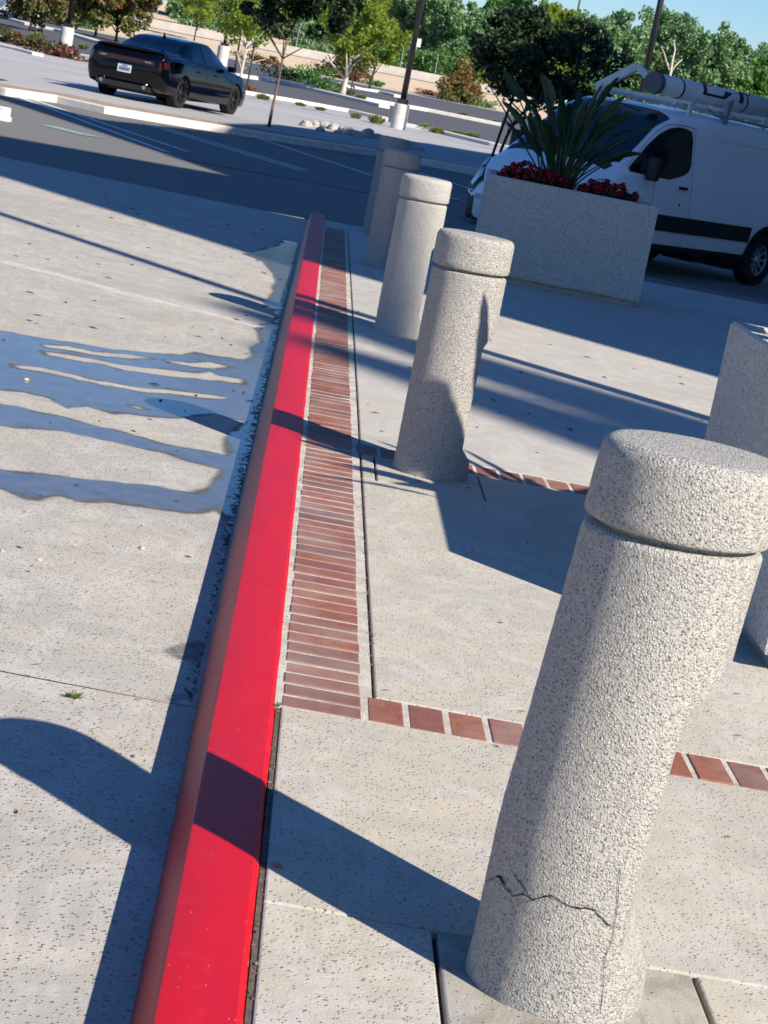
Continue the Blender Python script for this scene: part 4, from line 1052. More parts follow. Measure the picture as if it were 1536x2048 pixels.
def branch_mesh(h, rad, seed, rx, rzc, n=7, fork=.45, lean=(0, 0)):
    r = random.Random(seed); mb = MB(); top = Vector((lean[0], lean[1], h))
    pts = [Vector((lean[0] * t * t + r.uniform(-.03, .03) * h * .3 * (0 < t < 1), lean[1] * t * t, h * t)) for t in (0, .2, .4, .6, .8, 1)]
    mb.tube(pts, [rad * (1.25 if i == 0 else 1 - .09 * i) for i in range(6)], 9)
    for k in range(n):
        a = 2 * pi * k / n + r.uniform(-.4, .4); t0 = r.uniform(fork, 1); b = pts[min(5, int(t0 * 5))]
        e = b + Vector((cos(a) * rx * r.uniform(.4, .8), sin(a) * rx * r.uniform(.4, .8), rzc * r.uniform(.5, 1.4)))
        m_ = (b + e) / 2 + Vector((r.uniform(-.1, .1) * rx, r.uniform(-.1, .1) * rx, .1 * rzc))
        mb.tube([b, m_, e], [rad * .5, rad * .32, rad * .12], 6)
    return mb
def tree(loc, label, group, h, rx, rz_, leafm, barkm, n=5000, leaf=.16, nclump=60, rad=.1, seed=0, name='tree', ry=None, zc=None, extra=None, clump=.22, hollow=.35, lean=(0, 0), aspect=1.6):
    t = empty(name, loc, random.Random(seed).uniform(0, 6) if lean == (0, 0) else 0, label, 'tree', group)
    zc = zc or h
    branch_mesh(h, rad, seed, rx, rz_ * .7, lean=lean).build('trunk', barkm, t, True)
    P = crown_pts(rx, ry or rx, rz_, n, nclump, seed, clump=clump, hollow=hollow) + np.array([lean[0], lean[1], zc])
    me = leaf_mesh(P, leaf, .4, seed, aspect); o = link('crown', me, leafm, t)
    if extra:
        m2, frac, zmin = extra; q = P[(RNG.random(len(P)) < frac) & (P[:, 2] > zc + zmin * rz_)]
        q = q + RNG.normal(size=q.shape) * .06
        link('blossom', leaf_mesh(q, leaf * .8, .3, seed + 9), m2, t)
    return t
def shrub(loc, label, cat, group, rx, ry, rz_, leafm, n=900, leaf=.08, nclump=24, seed=0, name='shrub', extra=None, up=.5, aspect=1.6, stem=True):
    t = empty(name, loc, 0, label, cat, group)
    P = crown_pts(rx, ry, rz_, n, nclump, seed, hollow=.2, clump=.35, bottom=-.25) + np.array([0, 0, rz_ * .35]); P[:, 2] = np.abs(P[:, 2])
    link('foliage', leaf_mesh(P, leaf, up, seed, aspect), leafm, t)
    if extra:
        m2, frac = extra; q = P[(RNG.random(len(P)) < frac) & (P[:, 2] > rz_ * .5)]; link('blossom', leaf_mesh(q + RNG.normal(size=q.shape) * .03, leaf * .8, .4, seed + 5), m2, t)
    if stem:
        mb = MB(); r = random.Random(seed)
        for k in range(5): a = r.uniform(0, 6.28); mb.tube([(0, 0, -.05), (cos(a) * rx * .3, sin(a) * ry * .3, rz_ * .5)], [.04 * rx + .005, .012], 5)
        mb.build('stem', M_BARK, t)
    return t
def tuft(loc, label, rx, rz_, seed, n=260, group='grass tufts along the pale kerbs', mat=M_TUFT):
    r = random.Random(seed); mb = MB()
    for i in range(n):
        a = r.uniform(0, 6.28); q = r.random() ** .7; b = Vector((cos(a) * rx * .35 * q, sin(a) * rx * .35 * q, 0)); l_ = rz_ * r.uniform(.6, 1.15)
        d = Vector((cos(a) * rx * q * .8, sin(a) * rx * q * .8, l_)); sd = Vector((-sin(a), cos(a), 0)) * .014 * (1 + rx)
        m_ = b + d * .55 + Vector((0, 0, l_ * .15)); e = b + d - Vector((0, 0, l_ * .25 * q))
        mb.add([b - sd, b + sd, m_ + sd * .8, m_ - sd * .8, e], [(0, 1, 2, 3), (3, 2, 4)])
    o = mb.build('grass_tuft', mat, None); o.location = loc; tag(o, label, 'grass tuft', group); return o

# ------------------------------------------------------------------ islands, kerbs, lots beyond
def poly_kerb(pts, h=.14, wd=.2, name='kerb', mat=M_KERBW):
    mb = MB(); n_ = len(pts); rows = []
    for i, p in enumerate(pts):
        d = (pts[min(i + 1, n_ - 1)] - pts[max(0, i - 1)]); d.z = 0; d.normalize(); nn = Vector((-d.y, d.x, 0)) * wd / 2
        rows.append([p - nn + Vector((0, 0, -.1)), p - nn + Vector((0, 0, h * .85)), p - nn * .8 + Vector((0, 0, h)), p + nn * .8 + Vector((0, 0, h)), p + nn + Vector((0, 0, h * .85)), p + nn + Vector((0, 0, -.1))])
    v = [q for r_ in rows for q in r_]; f = []
    for i in range(n_ - 1):
        for k in range(5): f.append((i * 6 + k, i * 6 + k + 1, (i + 1) * 6 + k + 1, (i + 1) * 6 + k))
    f += [tuple(range(6)), tuple((n_ - 1) * 6 + k for k in range(6))[::-1]]
    mb.add(v, f); o = mb.build(name, mat); bm = bmesh.new(); bm.from_mesh(o.data); bmesh.ops.recalc_face_normals(bm, faces=bm.faces); bm.to_mesh(o.data); bm.free(); return struct(o)
# near island (front kerb at ~38 m) with soil strip
isl = [bpg(x, y, 30) for x, y in ((-160, 172), (0, 190), (110, 205), (208, 227), (330, 247), (460, 268), (600, 290), (760, 312), (900, 333), (1000, 350), (1200, 392))]
isl = [Vector((p.x, min(max(p.y, 36.2), 41), p.z)) for p in isl]
poly_kerb(isl, .13, .22)
soil = [p + Vector((0, .1, .09)) for p in isl] + [Vector((p.x, p.y + 2.3, .17)) for p in isl[::-1]]
polysheet('island_soil', soil, M_SOIL, 0.0)
# concrete lot from the island to the pale kerb
K1 = [(-60, 60), (0, 78), (70, 95), (188, 121), (330, 152), (470, 186), (600, 208), (700, 226), (765, 241)]
K1b = [(800, 252), (870, 266), (990, 295), (1100, 318), (1250, 352), (1500, 405)]
k1 = [bpg(x, y, 44) for x, y in K1]; k1b = [bpg(x, y, 44) for x, y in K1b]
lot = [Vector((-14, 44.0, .10)), Vector((14, 44.0, .10))] + [p.copy() for p in (k1 + k1b)][::-1]
lot[-1] = Vector((k1[0].x, k1[0].y, far_z(0, k1[0].y)))
polysheet('concrete_lot', [Vector((p.x, p.y, p.z)) for p in lot], M_LOT, .02)
sheet('concrete_lot', lambda x, y: base_z(y) + .02, [-14, 14], [42.6, 44.0], M_LOT)
polysheet('concrete_lot', [Vector((p.x, p.y + 2.25, base_z(p.y + 2.25) + .02)) for p in isl] + [Vector((p.x, 42.62, base_z(42.62) + .02)) for p in isl[::-1]], M_LOT, .001)
poly_kerb(k1, .15, .5); poly_kerb(k1b, .15, .5)
# second and third kerbs
for pl_, wd in (([(-40, 18), (0, 34), (60, 52), (120, 64), (200, 88), (215, 92)], .7), ([(0, 97), (40, 106), (75, 115)], .4), ([(125, 118), (160, 124), (188, 130)], .4),
                ([(462, 152), (520, 160), (555, 166), (600, 176), (680, 195), (768, 216)], .6), ([(715, 198), (780, 210), (850, 222), (920, 236), (1000, 252)], .6), ([(640, 160), (700, 176), (760, 186), (800, 196)], .8), ([(585, 146), (610, 151), (640, 158)], .8)):
    poly_kerb([bpg(x, y, 60) for x, y in pl_], .16, wd)
# edge band before the dry slope + slope
E1 = [(-60, -30), (200, 45), (470, 118), (560, 134), (718, 164), (880, 198), (1000, 226), (1200, 265), (1500, 330)]
e1 = [bpg(x, y, 60) for x, y in E1]
e1 = [Vector((p.x, p.y if p.y < 158 else 158, far_z(0, min(p.y, 158)))) for p in e1]
dry = []
ysl = [150, 155, 160, 165, 170, 175, 180]
sheet('dry_grass', lambda x, y: far_z(x, y) + .02, [-120, -60, -30, 0, 30, 60, 120], ysl, M_DRY)
sheet('footpath', lambda x, y: far_z(x, y) + .02, [-120, 0, 120], [145, 147, 149.95], M_LOT)
sheet('dry_grass', lambda x, y: far_z(x, y) + .02, [-120, 0, 120], [181.6, 230, 320], M_DRY)
# low retaining wall with posts and mesh
wl_ = MB().box(-60, 60, 180.2, 180.6, 1.6, 2.95).build('retaining_wall', M_WALL); tag(wl_, 'long low grey retaining wall at the top of the dry slope', 'wall')
fn = empty('chainlink_fence', (0, 180.4, 2.95), 0, 'chainlink fence on steel posts standing on the low grey wall', 'fence')
for i in range(24): MB().tube([(-34 + i * 3.0, 0, -.02), (-34 + i * 3.0, 0, 1.7)], .035, 6).build('post', M_STEEL, fn)
mb = MB(); mb.tube([(-34, 0, 1.68), (35, 0, 1.68)], .022, 5)
for i in range(76):
    x = -34 + i * .92
    for dx in (1.6, -1.6): mb.box(0, .007, -.003, .003, 0, 1, Matrix(((1, 0, dx, x), (0, 1, 0, 0), (0, 0, 1.65, 0), (0, 0, 0, 1))))
mb.build('mesh_panel', M_CHAIN, fn)
# street sign on the slope
sp_ = bpg(815, 161, 100); sg_ = empty('street_sign', sp_, 0, 'small pale sign board on a thin steel post on the dry slope', 'sign')
hS = (at(842, 80, sp_.y) - sp_).z; dx = at(842, 80, sp_.y).x - sp_.x
MB().tube([(0, 0, -.1), (0, 0, hS)], .045, 8).build('post', M_STEEL, sg_); MB().box(-.16, .52, -.06, -.045, hS - .6, hS + .08).build('sign_board', simple('sign_face', (.62, .60, .60), .6), sg_)
MB().box(-.10, .10, -.06, -.045, hS - 1.3, hS - 1.15).build('small_plate', simple('sign_yellow', (.55, .42, .05), .6), sg_)

# lamp posts with concrete piers
def lamp_post(base, wpx, label, ph, hp=9.0, r0_=.09):
    t = empty('lamp_post', base, 0, label, 'lamp post', 'black lamp posts on concrete piers')
    MB().lathe([(wpx / 2, -.1), (wpx / 2, ph - .03), (wpx / 2 - .03, ph)], 28).build('pier', M_PIER, t, False)
    smooth_by_angle(t.children[0])
    MB().box(-wpx * .34, wpx * .34, -wpx * .34, wpx * .34, ph, ph + .16).build('base_plate', M_POLE, t)
    MB().tube([(0, 0, ph + .1), (0, 0, hp)], [r0_, r0_ * .8], 12).build('pole', M_POLE, t, True)
    MB().box(-.5, .5, -.16, .16, hp, hp + .12).build('lamp_head', M_POLE, t)
    return t
def scl(Y): return F_PX / (Y * 1.0)
b = bpg(795, 259, 44); lamp_post(b, 31 / scl(b.y), 'black lamp post on a round pale pier, in the middle above the farthest bollard', 50 / scl(b.y), 9, 6.0 / scl(b.y))
b = bpg(130, 94, 44); lamp_post(b, 26 / scl(b.y), 'black lamp post on a pale pier at the left, in front of the red-flowered trees', 38 / scl(b.y), 11, 4.5 / scl(b.y))
b = bpg(442, 131, 60); lamp_post(b, 23 / scl(b.y), 'black lamp post on a pale pier just right of the black car', 38 / scl(b.y), 11, 3.2 / scl(b.y))
P_ = at(1288, 160, 62); lamp_post(Vector((P_.x - .0, 62, .1)), .6, 'black lamp post rising behind the van, right of the others', .9, 9.0, .105)
P_ = at(1152, 60, 210); lamp_post(Vector((P_.x, 212, 4)), .8, 'distant dark lamp post top showing above the hillside trees', 1, 12.2, .12)
lamp_post(Vector((7.0, 7.22, 0)), .6, 'tall lamp post outside the right edge, casting the thin shadow over the kerb', .75, 11.5, .10)

# boulders on the island back
bx = [(612, 247, 13), (628, 247, 15), (650, 250, 16), (668, 254, 14), (690, 261, 17), (708, 266, 12), (733, 268, 18), (757, 273, 13), (775, 276, 12), (822, 291, 14), (838, 296, 10), (640, 256, 10), (715, 272, 10), (675, 262, 10)]
STM = []
for k in range(3):
    bm = bmesh.new(); bmesh.ops.create_icosphere(bm, subdivisions=3, radius=1.0); r = random.Random(k)
    ph = [r.uniform(0, 6) for _ in range(6)]
    for v_ in bm.verts:
        q = v_.co; v_.co = q * (1 + .16 * sin(3 * q.x + ph[0]) * cos(2.5 * q.y + ph[1]) + .09 * sin(6 * q.z + ph[2]) + .05 * sin(9 * q.x + 7 * q.y + ph[3])); v_.co.z *= .62
    me = bpy.data.meshes.new('boulder'); bm.to_mesh(me); bm.free(); me.materials.append(M_STONE); me.polygons.foreach_set('use_smooth', [False] * len(me.polygons)); STM.append(me)
places = ['first from the left, pale in the sun', 'second from the left, pale in the sun', 'third from the left, long and pale', 'fourth from the left, at the shade edge', 'large bluish one in the shade, left of centre', 'small one between two large shaded boulders', 'largest rounded one, shaded, left of the farthest bollard', 'small one beside the farthest bollard', 'one half hidden by the farthest bollard cap', 'first one right of the farthest bollard', 'last small one at the right end', 'low flat one in front of the sunlit boulders', 'small low one in front of the largest boulder', 'low one at the foot of the shade edge']
for i, (x, y, rpx) in enumerate(bx):
    P = bp(x, y + 6, .12); o = bpy.data.objects.new('boulder', STM[i % 3]); C.objects.link(o); rr_ = rpx / 78
    o.location = (P.x, P.y, .11 + rr_ * .25); o.scale = (rr_, rr_ * .8, rr_ * 1.05); o.rotation_euler = (0, 0, i * 1.3); tag(o, 'boulder in the row behind the island, ' + places[i], 'boulder', 'boulders on the kerbed island')
# small white post base at the left edge
P = bpg(2, 240, 21.8); o = MB().lathe([(.135, -.02), (.14, .0), (.14, .05), (.115, .07), (.115, .16), (.12, .165), (.10, .18), (.001, .18)], 28).build('post_base', M_PLATE, None, False, P); smooth_by_angle(o); tag(o, 'short white post base cut off by the left edge of the photo', 'post base')

# ------------------------------------------------------------------ trees
def stake(parent, x, h):
    MB().tube([(x, 0, -.05), (x, 0, h)], .035, 6).build('stake', M_BARKD, parent)
TB = 'trees in the parking lot islands'
b = bpg(537, 256, 44); tt = tree(b, 'slender tree with pale thin trunk and dark dense crown, right of black car', TB, 2.45, 1.45, 1.15, M_LDARK, M_BARK, 11000, .085, 90, .032, 11, 'parking_lot_tree', zc=3.15, lean=(.10, 0))
b = bpg(476, 186, 60); tt = tree(b, 'young staked tree with a white trunk and olive crown, right of the black car bonnet', TB, 2.0, 1.3, 1.3, M_LYEL, M_BARKP, 3500, .10, 50, .06, 12, 'parking_lot_tree', zc=2.9); stake(tt, .28, 2.0); stake(tt, -.30, 2.0)
b = bpg(388, 82, 60); tt = tree(Vector((b.x, b.y, b.z)), 'young staked tree with yellow-green crown standing over the roof of the black car', TB, 2.0, 1.7, 1.5, M_LYEL, M_BARKD, 3500, .13, 50, .06, 13, 'parking_lot_tree', zc=2.9); stake(tt, .3, 2.0)
b = bpg(684, 195, 60); tt = tree(b, 'yellow-green tree with a thick pinkish forked trunk, left of middle lamp post', TB, 2.1, 1.75, 1.55, M_LYEL, M_BARKP, 7000, .11, 80, .13, 14, 'parking_lot_tree', zc=3.35, lean=(.1, 0)); stake(tt, .35, 2.2)
b = bpg(738, 182, 60); tt = tree(b, 'thin leaning tree with light green crown beside the thick-trunked tree', TB, 2.3, 1.6, 1.5, M_LYEL, M_BARKD, 5500, .11, 70, .07, 15, 'parking_lot_tree', zc=3.0, lean=(.25, 0))
b = bpg(1003, 292, 44); b = at(1003, 288, 52); tt = tree(Vector((b.x, 52, .12)), 'wide tree with very dark crown on slender twin trunks, left of the van', TB, 1.6, 1.75, 1.1, M_LDARK, M_BARKD, 13000, .085, 110, .045, 16, 'parking_lot_tree', zc=2.65, lean=(.55, 0))
MB().tube([(-.18, .1, 0), (.1, .1, 1.9)], .035, 6).build('trunk', M_BARKD, tt); stake(tt, .42, 1.6)
# red-flowered trees at the left
for i, (x, y, rx, lab) in enumerate(((60, 62, 1.5, 'left end of the row, behind the lamp post'), (150, 66, 1.8, 'second in the row, just right of the left lamp post'), (215, 76, 1.9, 'middle of the row, most red blossom'), (272, 84, 1.7, 'right end of the row, behind the black car roof'))):
    b = bpg(x, y, 60); b = Vector((b.x, min(b.y, 128), far_z(0, min(b.y, 128))))
    tree(b, 'bushy tree with red blossom, ' + lab, 'red-flowered bushy trees at the left', 1.2, rx * 1.25, 2.3, M_LOLIVE, M_BARKD, 9000, .15, 80, .09, 30 + i, 'flowering_tree', zc=2.75, extra=(M_LRED, .24, -.5))
for i, (x, y, rx, rz_, lab) in enumerate(((694, 130, 1.6, 1.5, 'dark bush with rusty edges behind the thick pinkish trunk'), (915, 206, 1.55, 1.45, 'round bush with orange-red blossom on the dry slope, right of the middle lamp post'), (320, 20, 2.0, 2.2, 'grey-green bush above the black car'))):
    b = bpg(x, y, 90); b = Vector((b.x, min(b.y, 152), far_z(0, min(b.y, 152))))
    shrub(b, lab, 'shrub', None, rx, rx, rz_ * 1.3, [M_LOLIVE, M_LOLIVE, M_LGREY][i], 5200, .13, 60, 50 + i, 'shrub', (M_LRED, [.10, .6, .0][i] + .001))
# hillside trees as one row of individuals
mats = [M_LGREEN, M_LGREY, M_LGREEN, M_LGREY, M_LYEL]
hill = [(330, 205, 5.0, 4.2, 1, 'grey-green, above the black car'), (440, 200, 4.8, 4.4, 3, 'grey-green, left of the dark slender tree'), (560, 200, 5, 4.6, 0, 'mid green, behind the dark slender tree'), (700, 204, 5.5, 5, 1, 'grey-green, behind the bright yellow-green tree'), (830, 198, 5.2, 5.4, 3, 'silvery, behind the middle lamp post'),
        (905, 192, 4.8, 5.2, 1, 'silvery, right of the small street sign'), (985, 196, 5, 5.6, 0, 'dark green, above the orange-red bush'), (1060, 190, 4.5, 5.5, 4, 'bright green, above the wide dark tree'), (1130, 200, 4.6, 5.0, 3, 'yellowish, in front of the distant lamp post'), (1210, 196, 5, 5.5, 1, 'tall silvery, left of the pole behind the van'),
        (1290, 205, 5.2, 6.6, 1, 'tall, at the pole behind the van'), (1375, 196, 4.8, 6.2, 3, 'tall silvery, around the white dead branches'), (1440, 206, 5, 5.4, 1, 'silvery, where the skyline steps down'), (1500, 198, 4.8, 4.6, 0, 'green, near the right edge, low crown'), (1570, 205, 5, 4.6, 4, 'yellow-green, at the right edge'), (250, 205, 5, 4.2, 0, 'green, far left behind the red-flowered trees'), (150, 208, 5, 4.5, 1, 'grey-green, far left corner')]
for i, (x, Y, rx, hh, m_, lab) in enumerate(hill):
    hor = 146.7 + (x - 680) * .196
    P = at(x, hor, Y); gz = far_z(0, Y)
    tree(Vector((P.x, Y, gz)), 'hillside tree, ' + lab, 'trees on the hillside beyond the wall', hh * .55, rx * .80, hh * .72, mats[m_], M_BARK, 20000, .215, 130, .22, 70 + i, 'hillside_tree', zc=hh * .78, clump=.17, hollow=.4, ry=rx * .7)
for i, (x, Y, rx, hh, m_, lab) in enumerate(((880, 186, 2.2, 1.9, 0, 'dark green bush against the wall right of the street sign'), (960, 185, 2.5, 2.3, 4, 'bright bush at the foot of the hillside, left of the wide dark tree'), (1080, 185, 2.6, 2.2, 4, 'bright yellow-green bush behind the tall plant'), (1180, 186, 2.8, 2.4, 0, 'green bush behind the bent bar of the van rack'), (1300, 187, 3.0, 2.4, 0, 'green bush right of the pole behind the van'), (1420, 186, 3, 2.3, 1, 'grey-green bush above the roof tube'), (1500, 184, 3.2, 2.6, 0, 'dark bush over the roof tube at the right'), (1575, 188, 3.0, 2.8, 0, 'bush at the right edge above the tube'),
                                             (620, 187, 2.2, 1.8, 1, 'grey bush behind the chainlink left of the bright tree'), (780, 187, 2.4, 1.9, 0, 'green bush behind the chainlink right of the bright tree'), (480, 188, 2.2, 1.9, 1, 'grey-green bush behind the fence above the car bonnet'), (380, 188, 2.2, 1.9, 1, 'grey-green bush behind the fence above the car roof'))):
    hor = 146.7 + (x - 680) * .196; P = at(x, hor, Y)
    shrub(Vector((P.x, Y, far_z(0, Y))), lab, 'shrub', 'bushes below the hillside trees', rx, 1.5, hh, mats[m_], 7000, .18, 60, 120 + i, 'hillside_shrub', None, stem=False)
# white dead branches
P = at(1340, 165, 190); t = empty('dead_tree', Vector((P.x, 190, far_z(0, 190) - .2)), 0, 'bare white forked trunk standing among the hillside trees right of the pole', 'tree')
def q_(x, y): A = at(x, y, 190); return A - t.location
MB().tube([Vector((0, 0, 0)), q_(1338, 165), q_(1345, 120), q_(1350, 100), q_(1348, 80)], [.22, .15, .11, .07, .03], 8).build('trunk', M_BARKP, t, True)
MB().tube([q_(1340, 150), q_(1350, 132), q_(1365, 118)], [.09, .07, .03], 7).build('limb', M_BARKP, t, True)
MB().tube([q_(1338, 140), q_(1328, 105), q_(1322, 92)], [.08, .05, .03], 7).build('limb', M_BARKP, t, True)

# low plants on the far islands
G1 = 'low plants in the far parking islands'
lows = [(15, 91, 1.1, .45, M_LCOVER, 'left end by the photo edge'), (55, 100, 1.1, .5, M_LRUST, 'second from the left, reddish'), (95, 113, 1.1, .5, M_LCOVER, 'green, left of the car and below the lamp pier'), (125, 119, .7, .35, M_LRUST, 'reddish end of the left bed'),
        (70, 36, 1.4, .5, M_LGREEN, 'green, behind the far left kerb'), (110, 50, 1.4, .5, M_LOLIVE, 'olive, left of the left lamp pier'), (20, 28, 1.4, .5, M_LOLIVE, 'olive, at the top left corner'),
        (505, 125, 1.5, .55, M_LCOVER, 'red and green, right of the young staked tree'), (540, 135, 1.3, .5, M_LRUST, 'rusty, between staked tree and dark slender tree'), (575, 160, 1.4, .75, M_LDARK, 'dark hedge piece left of the pale slender trunk'), (615, 168, 1.4, .8, M_LGREEN, 'green hedge piece left of the thick trunk'), (650, 180, 1.1, .8, M_LGREEN, 'green, at the thick pinkish trunk'),
        (650, 148, 1.4, .55, M_LRUST, 'rusty, behind the thick pinkish trunk'), (715, 165, 1.2, .6, M_LRUST, 'rusty with dead leaves, between the two bright trees'), (745, 172, .8, .35, M_LGREEN, 'small green, right of the thin leaning tree'), (860, 192, 1.3, .4, M_LRUST, 'dark rusty, left of the orange-red bush'), (965, 215, 1.5, .5, M_LGREEN, 'green, right of the orange-red bush'),
        (490, 188, .5, .35, M_LRUST, 'rusty, at the foot of the young white trunk')]
for i, (x, y, rx, rz_, m_, lab) in enumerate(lows):
    b = bpg(x, y, 60); shrub(b, 'low shrub, ' + lab, 'shrub', G1, rx, .5, rz_, m_, 800, .09, 20, 200 + i, 'low_shrub', None, stem=False)
tf = [(16, 79, .55, .5, 'at the left photo edge'), (74, 84, .55, .45, 'left of the left lamp pier'), (166, 99, .35, .28, 'right of the left lamp pier'), (525, 200, .4, .22, 'on the pale kerb below the young staked tree'), (600, 213, .3, .16, 'small one, right of the pale slender trunk'), (640, 222, .3, .16, 'small one, left of two larger ones'), (710, 238, .3, .22, 'left of the middle lamp pier, farther one'), (752, 248, .45, .32, 'directly left of the middle lamp pier'),
      (850, 262, .35, .28, 'first right of the middle lamp pier'), (873, 268, .35, .25, 'second right of the middle lamp pier'), (912, 274, .4, .26, 'third right of the middle lamp pier'), (942, 279, .4, .28, 'fourth right of the middle lamp pier'), (700, 190, .35, .3, 'pale spiky one by the thick trunk'), (722, 200, .35, .3, 'spiky one right of the thick trunk'), (672, 189, .3, .3, 'spiky one left of the thick trunk'), (813, 212, .3, .18, 'behind the middle lamp pier'), (925, 232, .35, .2, 'on the third kerb, left of the van'), (990, 246, .3, .2, 'on the third kerb, nearest the van')]
for i, (x, y, rx, rz_, lab) in enumerate(tf):
    b = bpg(x, y, 50); tuft(b, 'yellow-green grass tuft, ' + lab, rx, rz_, 300 + i)
# far left vehicles
b = bpg(20, 42, 100); b = Vector((b.x, min(b.y, 135), far_z(0, min(b.y, 135))))
t = empty('box_truck', b + Vector((-1.2, 3, 0)), radians(-8), 'white box truck at the top left corner, mostly cut off', 'truck')
MB().box(-2.4, 1.5, -1, 3.5, .55, 3.6).build('cargo_box', M_VANW, t); MB().box(-2.3, 1.4, -.9, 3.3, .35, .55).build('chassis', M_BLKPL, t)
for x in (-1.9, 1.0): wheel(t, x, -.8, .45, .45, .25, .25, -1, 6, M_RIM)
b2 = bpg(72, 40, 100); b2 = Vector((b2.x, min(b2.y, 138), far_z(0, min(b2.y, 138))))
t = empty('parked_car', b2 + Vector((0, 2, 0)), 0, 'silver parked car glimpsed beside the white truck at the top left', 'car')
v = []; f = []; pr = [(-.9, .3), (-.95, .8), (-.85, 1.0), (-.65, 1.45), (.65, 1.45), (.85, 1.0), (.95, .8), (.9, .3)]
for yy in (0, 4.2): v += [(x, yy, z) for x, z in pr]
f = [tuple(range(8)), tuple(range(8, 16))[::-1]] + [(i, (i + 1) % 8, 8 + (i + 1) % 8, 8 + i) for i in range(8)]
o = link('body', mesh(v, f), simple('silver_paint', (.5, .52, .56), .25, .5, 0, 1, 0, .5), t); bv = o.modifiers.new('b', 'BEVEL'); bv.width = .12; bv.segments = 3
MB().box(-.68, .68, -.02, .02, .98, 1.36).build('windscreen', M_GLASS, t)
for x in (-.75, .75): wheel(t, x, .7, .33, .33, .2, .2, -1, 5, M_RIM)

# ================================================================== UNSEEN OCCLUDERS ADDED TO CAST THE SHADE
def building():  # invented building; roofline follows the shadow edges wanted on the ground
    X0 = 13.0; Hc = [(16.72, 18.5), (20.4, 18.5), (20.5, 17.0), (21.4, 16.4), (25.2, 13.8), (29.15, 17.8), (29.2, 18.9), (30.2, 18.9), (30.25, 16.4), (36.4, 14.6), (39.7, 14.8), (46.6, 13.9), (50.3, 12.8), (60, 10.1), (63, 8.6), (65, 8.0)]
    prof = [(c_ - .976 * X0, h) for c_, h in Hc]
    t = empty('shade_building', (X0, 4, 0), 0, 'unseen tan building added at the right, its outline shaped to cast the shade', 'building')
    v = []; n_ = len(prof)
    for dx in (0, .5):
        for (y, h) in prof: v.append((dx, y - 4, h))
        for (y, h) in prof: v.append((dx, y - 4, -.5))
    f = []
    for i in range(n_ - 1):
        a = i; f.append((n_ + i, i, i + 1, n_ + i + 1)); o = 2 * n_; f.append((o + i, o + n_ + i, o + n_ + i + 1, o + i + 1)); f.append((i, o + i, o + i + 1, i + 1))
    o = 2 * n_; f.append((0, n_, o + n_, o)); f.append((n_ - 1, o + n_ - 1, o + 2 * n_ - 1, 2 * n_ - 1))
    link('wall', mesh(v, f), M_BLDG, t); MB().box(.52, 11, prof[0][0] - 3, prof[-1][0] - 4.5, -.5, 7.8).build('rear_wing', M_BLDG, t)
    for k in range(3):
        for j in range(11):
            y0 = 6 + j * 4.0 - 4; MB().box(-.05, .02, y0, y0 + 2.8, 1.2 + k * 2.9, 3.0 + k * 2.9).build('window', M_GLASS, t)
building()
for i, (c_, h, lab) in enumerate(((13.18, 23.6, 'left one'), (11.85, 24.0, 'middle one'), (10.75, 22.8, 'right one'))):  # unseen cypresses, invented to throw the soft shadow streaks on the pavement
    x = 24 + i * .8; y = c_ - .976 * x; rr = (.34, .40, .20)[i]
    t = empty('shade_cypress', (x, y, 0), 0, 'tall narrow cypress added out of view for its shadow streak, ' + lab, 'tree', 'cypresses added outside the frame for their shadows')
    MB().tube([(0, 0, -.1), (0, 0, h * .9)], [.25, .05], 8).build('trunk', M_BARK, t)
    r = np.random.default_rng(i); n_ = 26000; z = r.random(n_) ** .8; a = r.random(n_) * 2 * pi; q = r.random(n_) ** .5
    wd = np.minimum(rr + (1 - z) * .9, rr * 1.0 + (1 - z) * .9) * np.clip((1 - z) * 14, 0, 1) ** .6
    P = np.stack([np.cos(a) * q * wd, np.sin(a) * q * wd, z * h], 1)
    link('crown', leaf_mesh(P, .22, .3, i), M_LGREEN, t)

# ================================================================== SMALL LITTER
def pebble(px, py, s_, fn, label, mat=M_PEB, grp='loose pebbles on the road'):
    P = fn(px, py); o = bpy.data.objects.new('pebble', STM[0].copy()); o.data.materials.clear(); o.data.materials.append(mat); C.objects.link(o); o.location = (P.x, P.y, P.z + s_ * .4); o.scale = (s_, s_ * 1.2, s_); o.rotation_euler = (0, 0, px); tag(o, label, 'pebble', grp)
pebble(283, 1099, .011, bpr, 'largest tan pebble on the road left of the red kerb')
pebble(78, 1122, .009, bpr, 'smaller tan pebble left of the largest pebble')
pebble(4, 1103, .006, bpr, 'tiny tan pebble at the left photo edge')
pebble(555, 1734, .007, lambda x, y: bp(x, y, 0), 'reddish pebble on the pavement in the near bollard shadow', simple('pebble_red', (.30, .14, .08), .8), 'loose pebbles on the pavement')
pebble(52, 761, .011, bpr, 'pale pebble in the dark wet patch at the left')
pebble(150, 1590 - 500, .004, bpr, 'very small pale pebble near the two tan pebbles')
lit = MB(); r = random.Random(77)
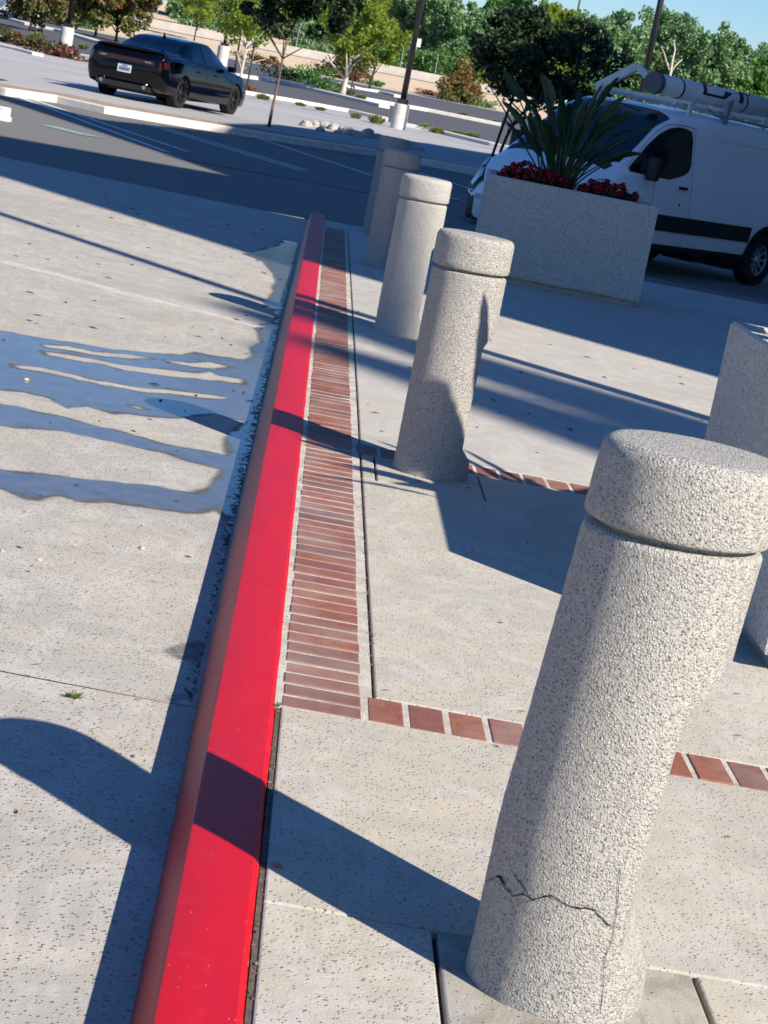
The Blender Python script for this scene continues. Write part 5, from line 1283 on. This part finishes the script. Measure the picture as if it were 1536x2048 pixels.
for i in range(240):
    if i < 150: x = r.uniform(-2.2, -.12); y = r.uniform(3.6, 20); z = road_z(x, y) + .003
    else: x = r.uniform(.4, 2.6); y = r.uniform(3.2, 14); z = .003
    if i >= 150 and (4.8 < y < 5.05): continue
    s_ = r.uniform(.003, .009) * (1 if y < 8 else 2); a = r.uniform(0, pi); d = Vector((cos(a), sin(a), 0)); e = Vector((-sin(a), cos(a), 0))
    p = Vector((x, y, z)); lit.add([p - d * s_ * 2, p - e * s_ * .5 + Vector((0, 0, s_ * .4)), p + d * s_ * 2, p + e * s_ * .5], [(0, 1, 2, 3)])
struct(lit.build('leaf_litter', M_LITTER), 'stuff')
# weed growing in the road joint, and debris in the gap beside the kerb
def weed(P, s_, label, n=26, seed=0):
    r = random.Random(seed); mb = MB()
    for i in range(n):
        a = r.uniform(0, 6.28); l_ = s_ * r.uniform(.5, 1.1); b = Vector((r.uniform(-.4, .4) * s_, r.uniform(-.15, .15) * s_, 0)); d = Vector((cos(a) * l_, sin(a) * l_, l_ * r.uniform(.3, .9))); sd = Vector((-sin(a), cos(a), 0)) * s_ * .13
        mb.add([b, b + d * .5 - sd, b + d, b + d * .5 + sd], [(0, 1, 2, 3)])
    o = mb.build('weed', M_WEED, None, False, P); tag(o, label, 'weed', 'weeds in the joints')
weed(bpr(146, 1396), .028, 'small green weed growing in the road joint at the left', 30, 1)
weed(bp(556, 1412, .0), .012, 'tiny weed in the gap where the brick strip starts beside the kerb', 20, 2)
weed(bp(538, 1650, -.01), .012, 'tiny dark weed in the gap between kerb and near pavement', 20, 3)
gb = MB(); r = random.Random(5)
for i in range(700):
    k = r.random(); y = 3.2 + 17 * r.random() ** 1.2
    x = (.133 if y < 4.83 else r.uniform(.124, .138)) + r.uniform(-.006, .006) if k < .55 else r.uniform(.362, .382)
    if x > .2 and y < 5.05: continue
    s_ = r.uniform(.0012, .0032); z = r.uniform(-.007, -.003) if x < .145 else r.uniform(-.008, .0005)
    M_ = Matrix.Translation((x, y, z)) @ Matrix.Rotation(r.uniform(0, 6), 4, Vector((r.random(), r.random(), r.random() + .01)).normalized())
    gb.box(-s_, s_, -s_ * 1.4, s_ * 1.4, -s_ * .6, s_ * .6, M_)
struct(gb.build('joint_debris', simple('joint_grit', (.14, .115, .09), .95, .1, .6, 90)), 'stuff')
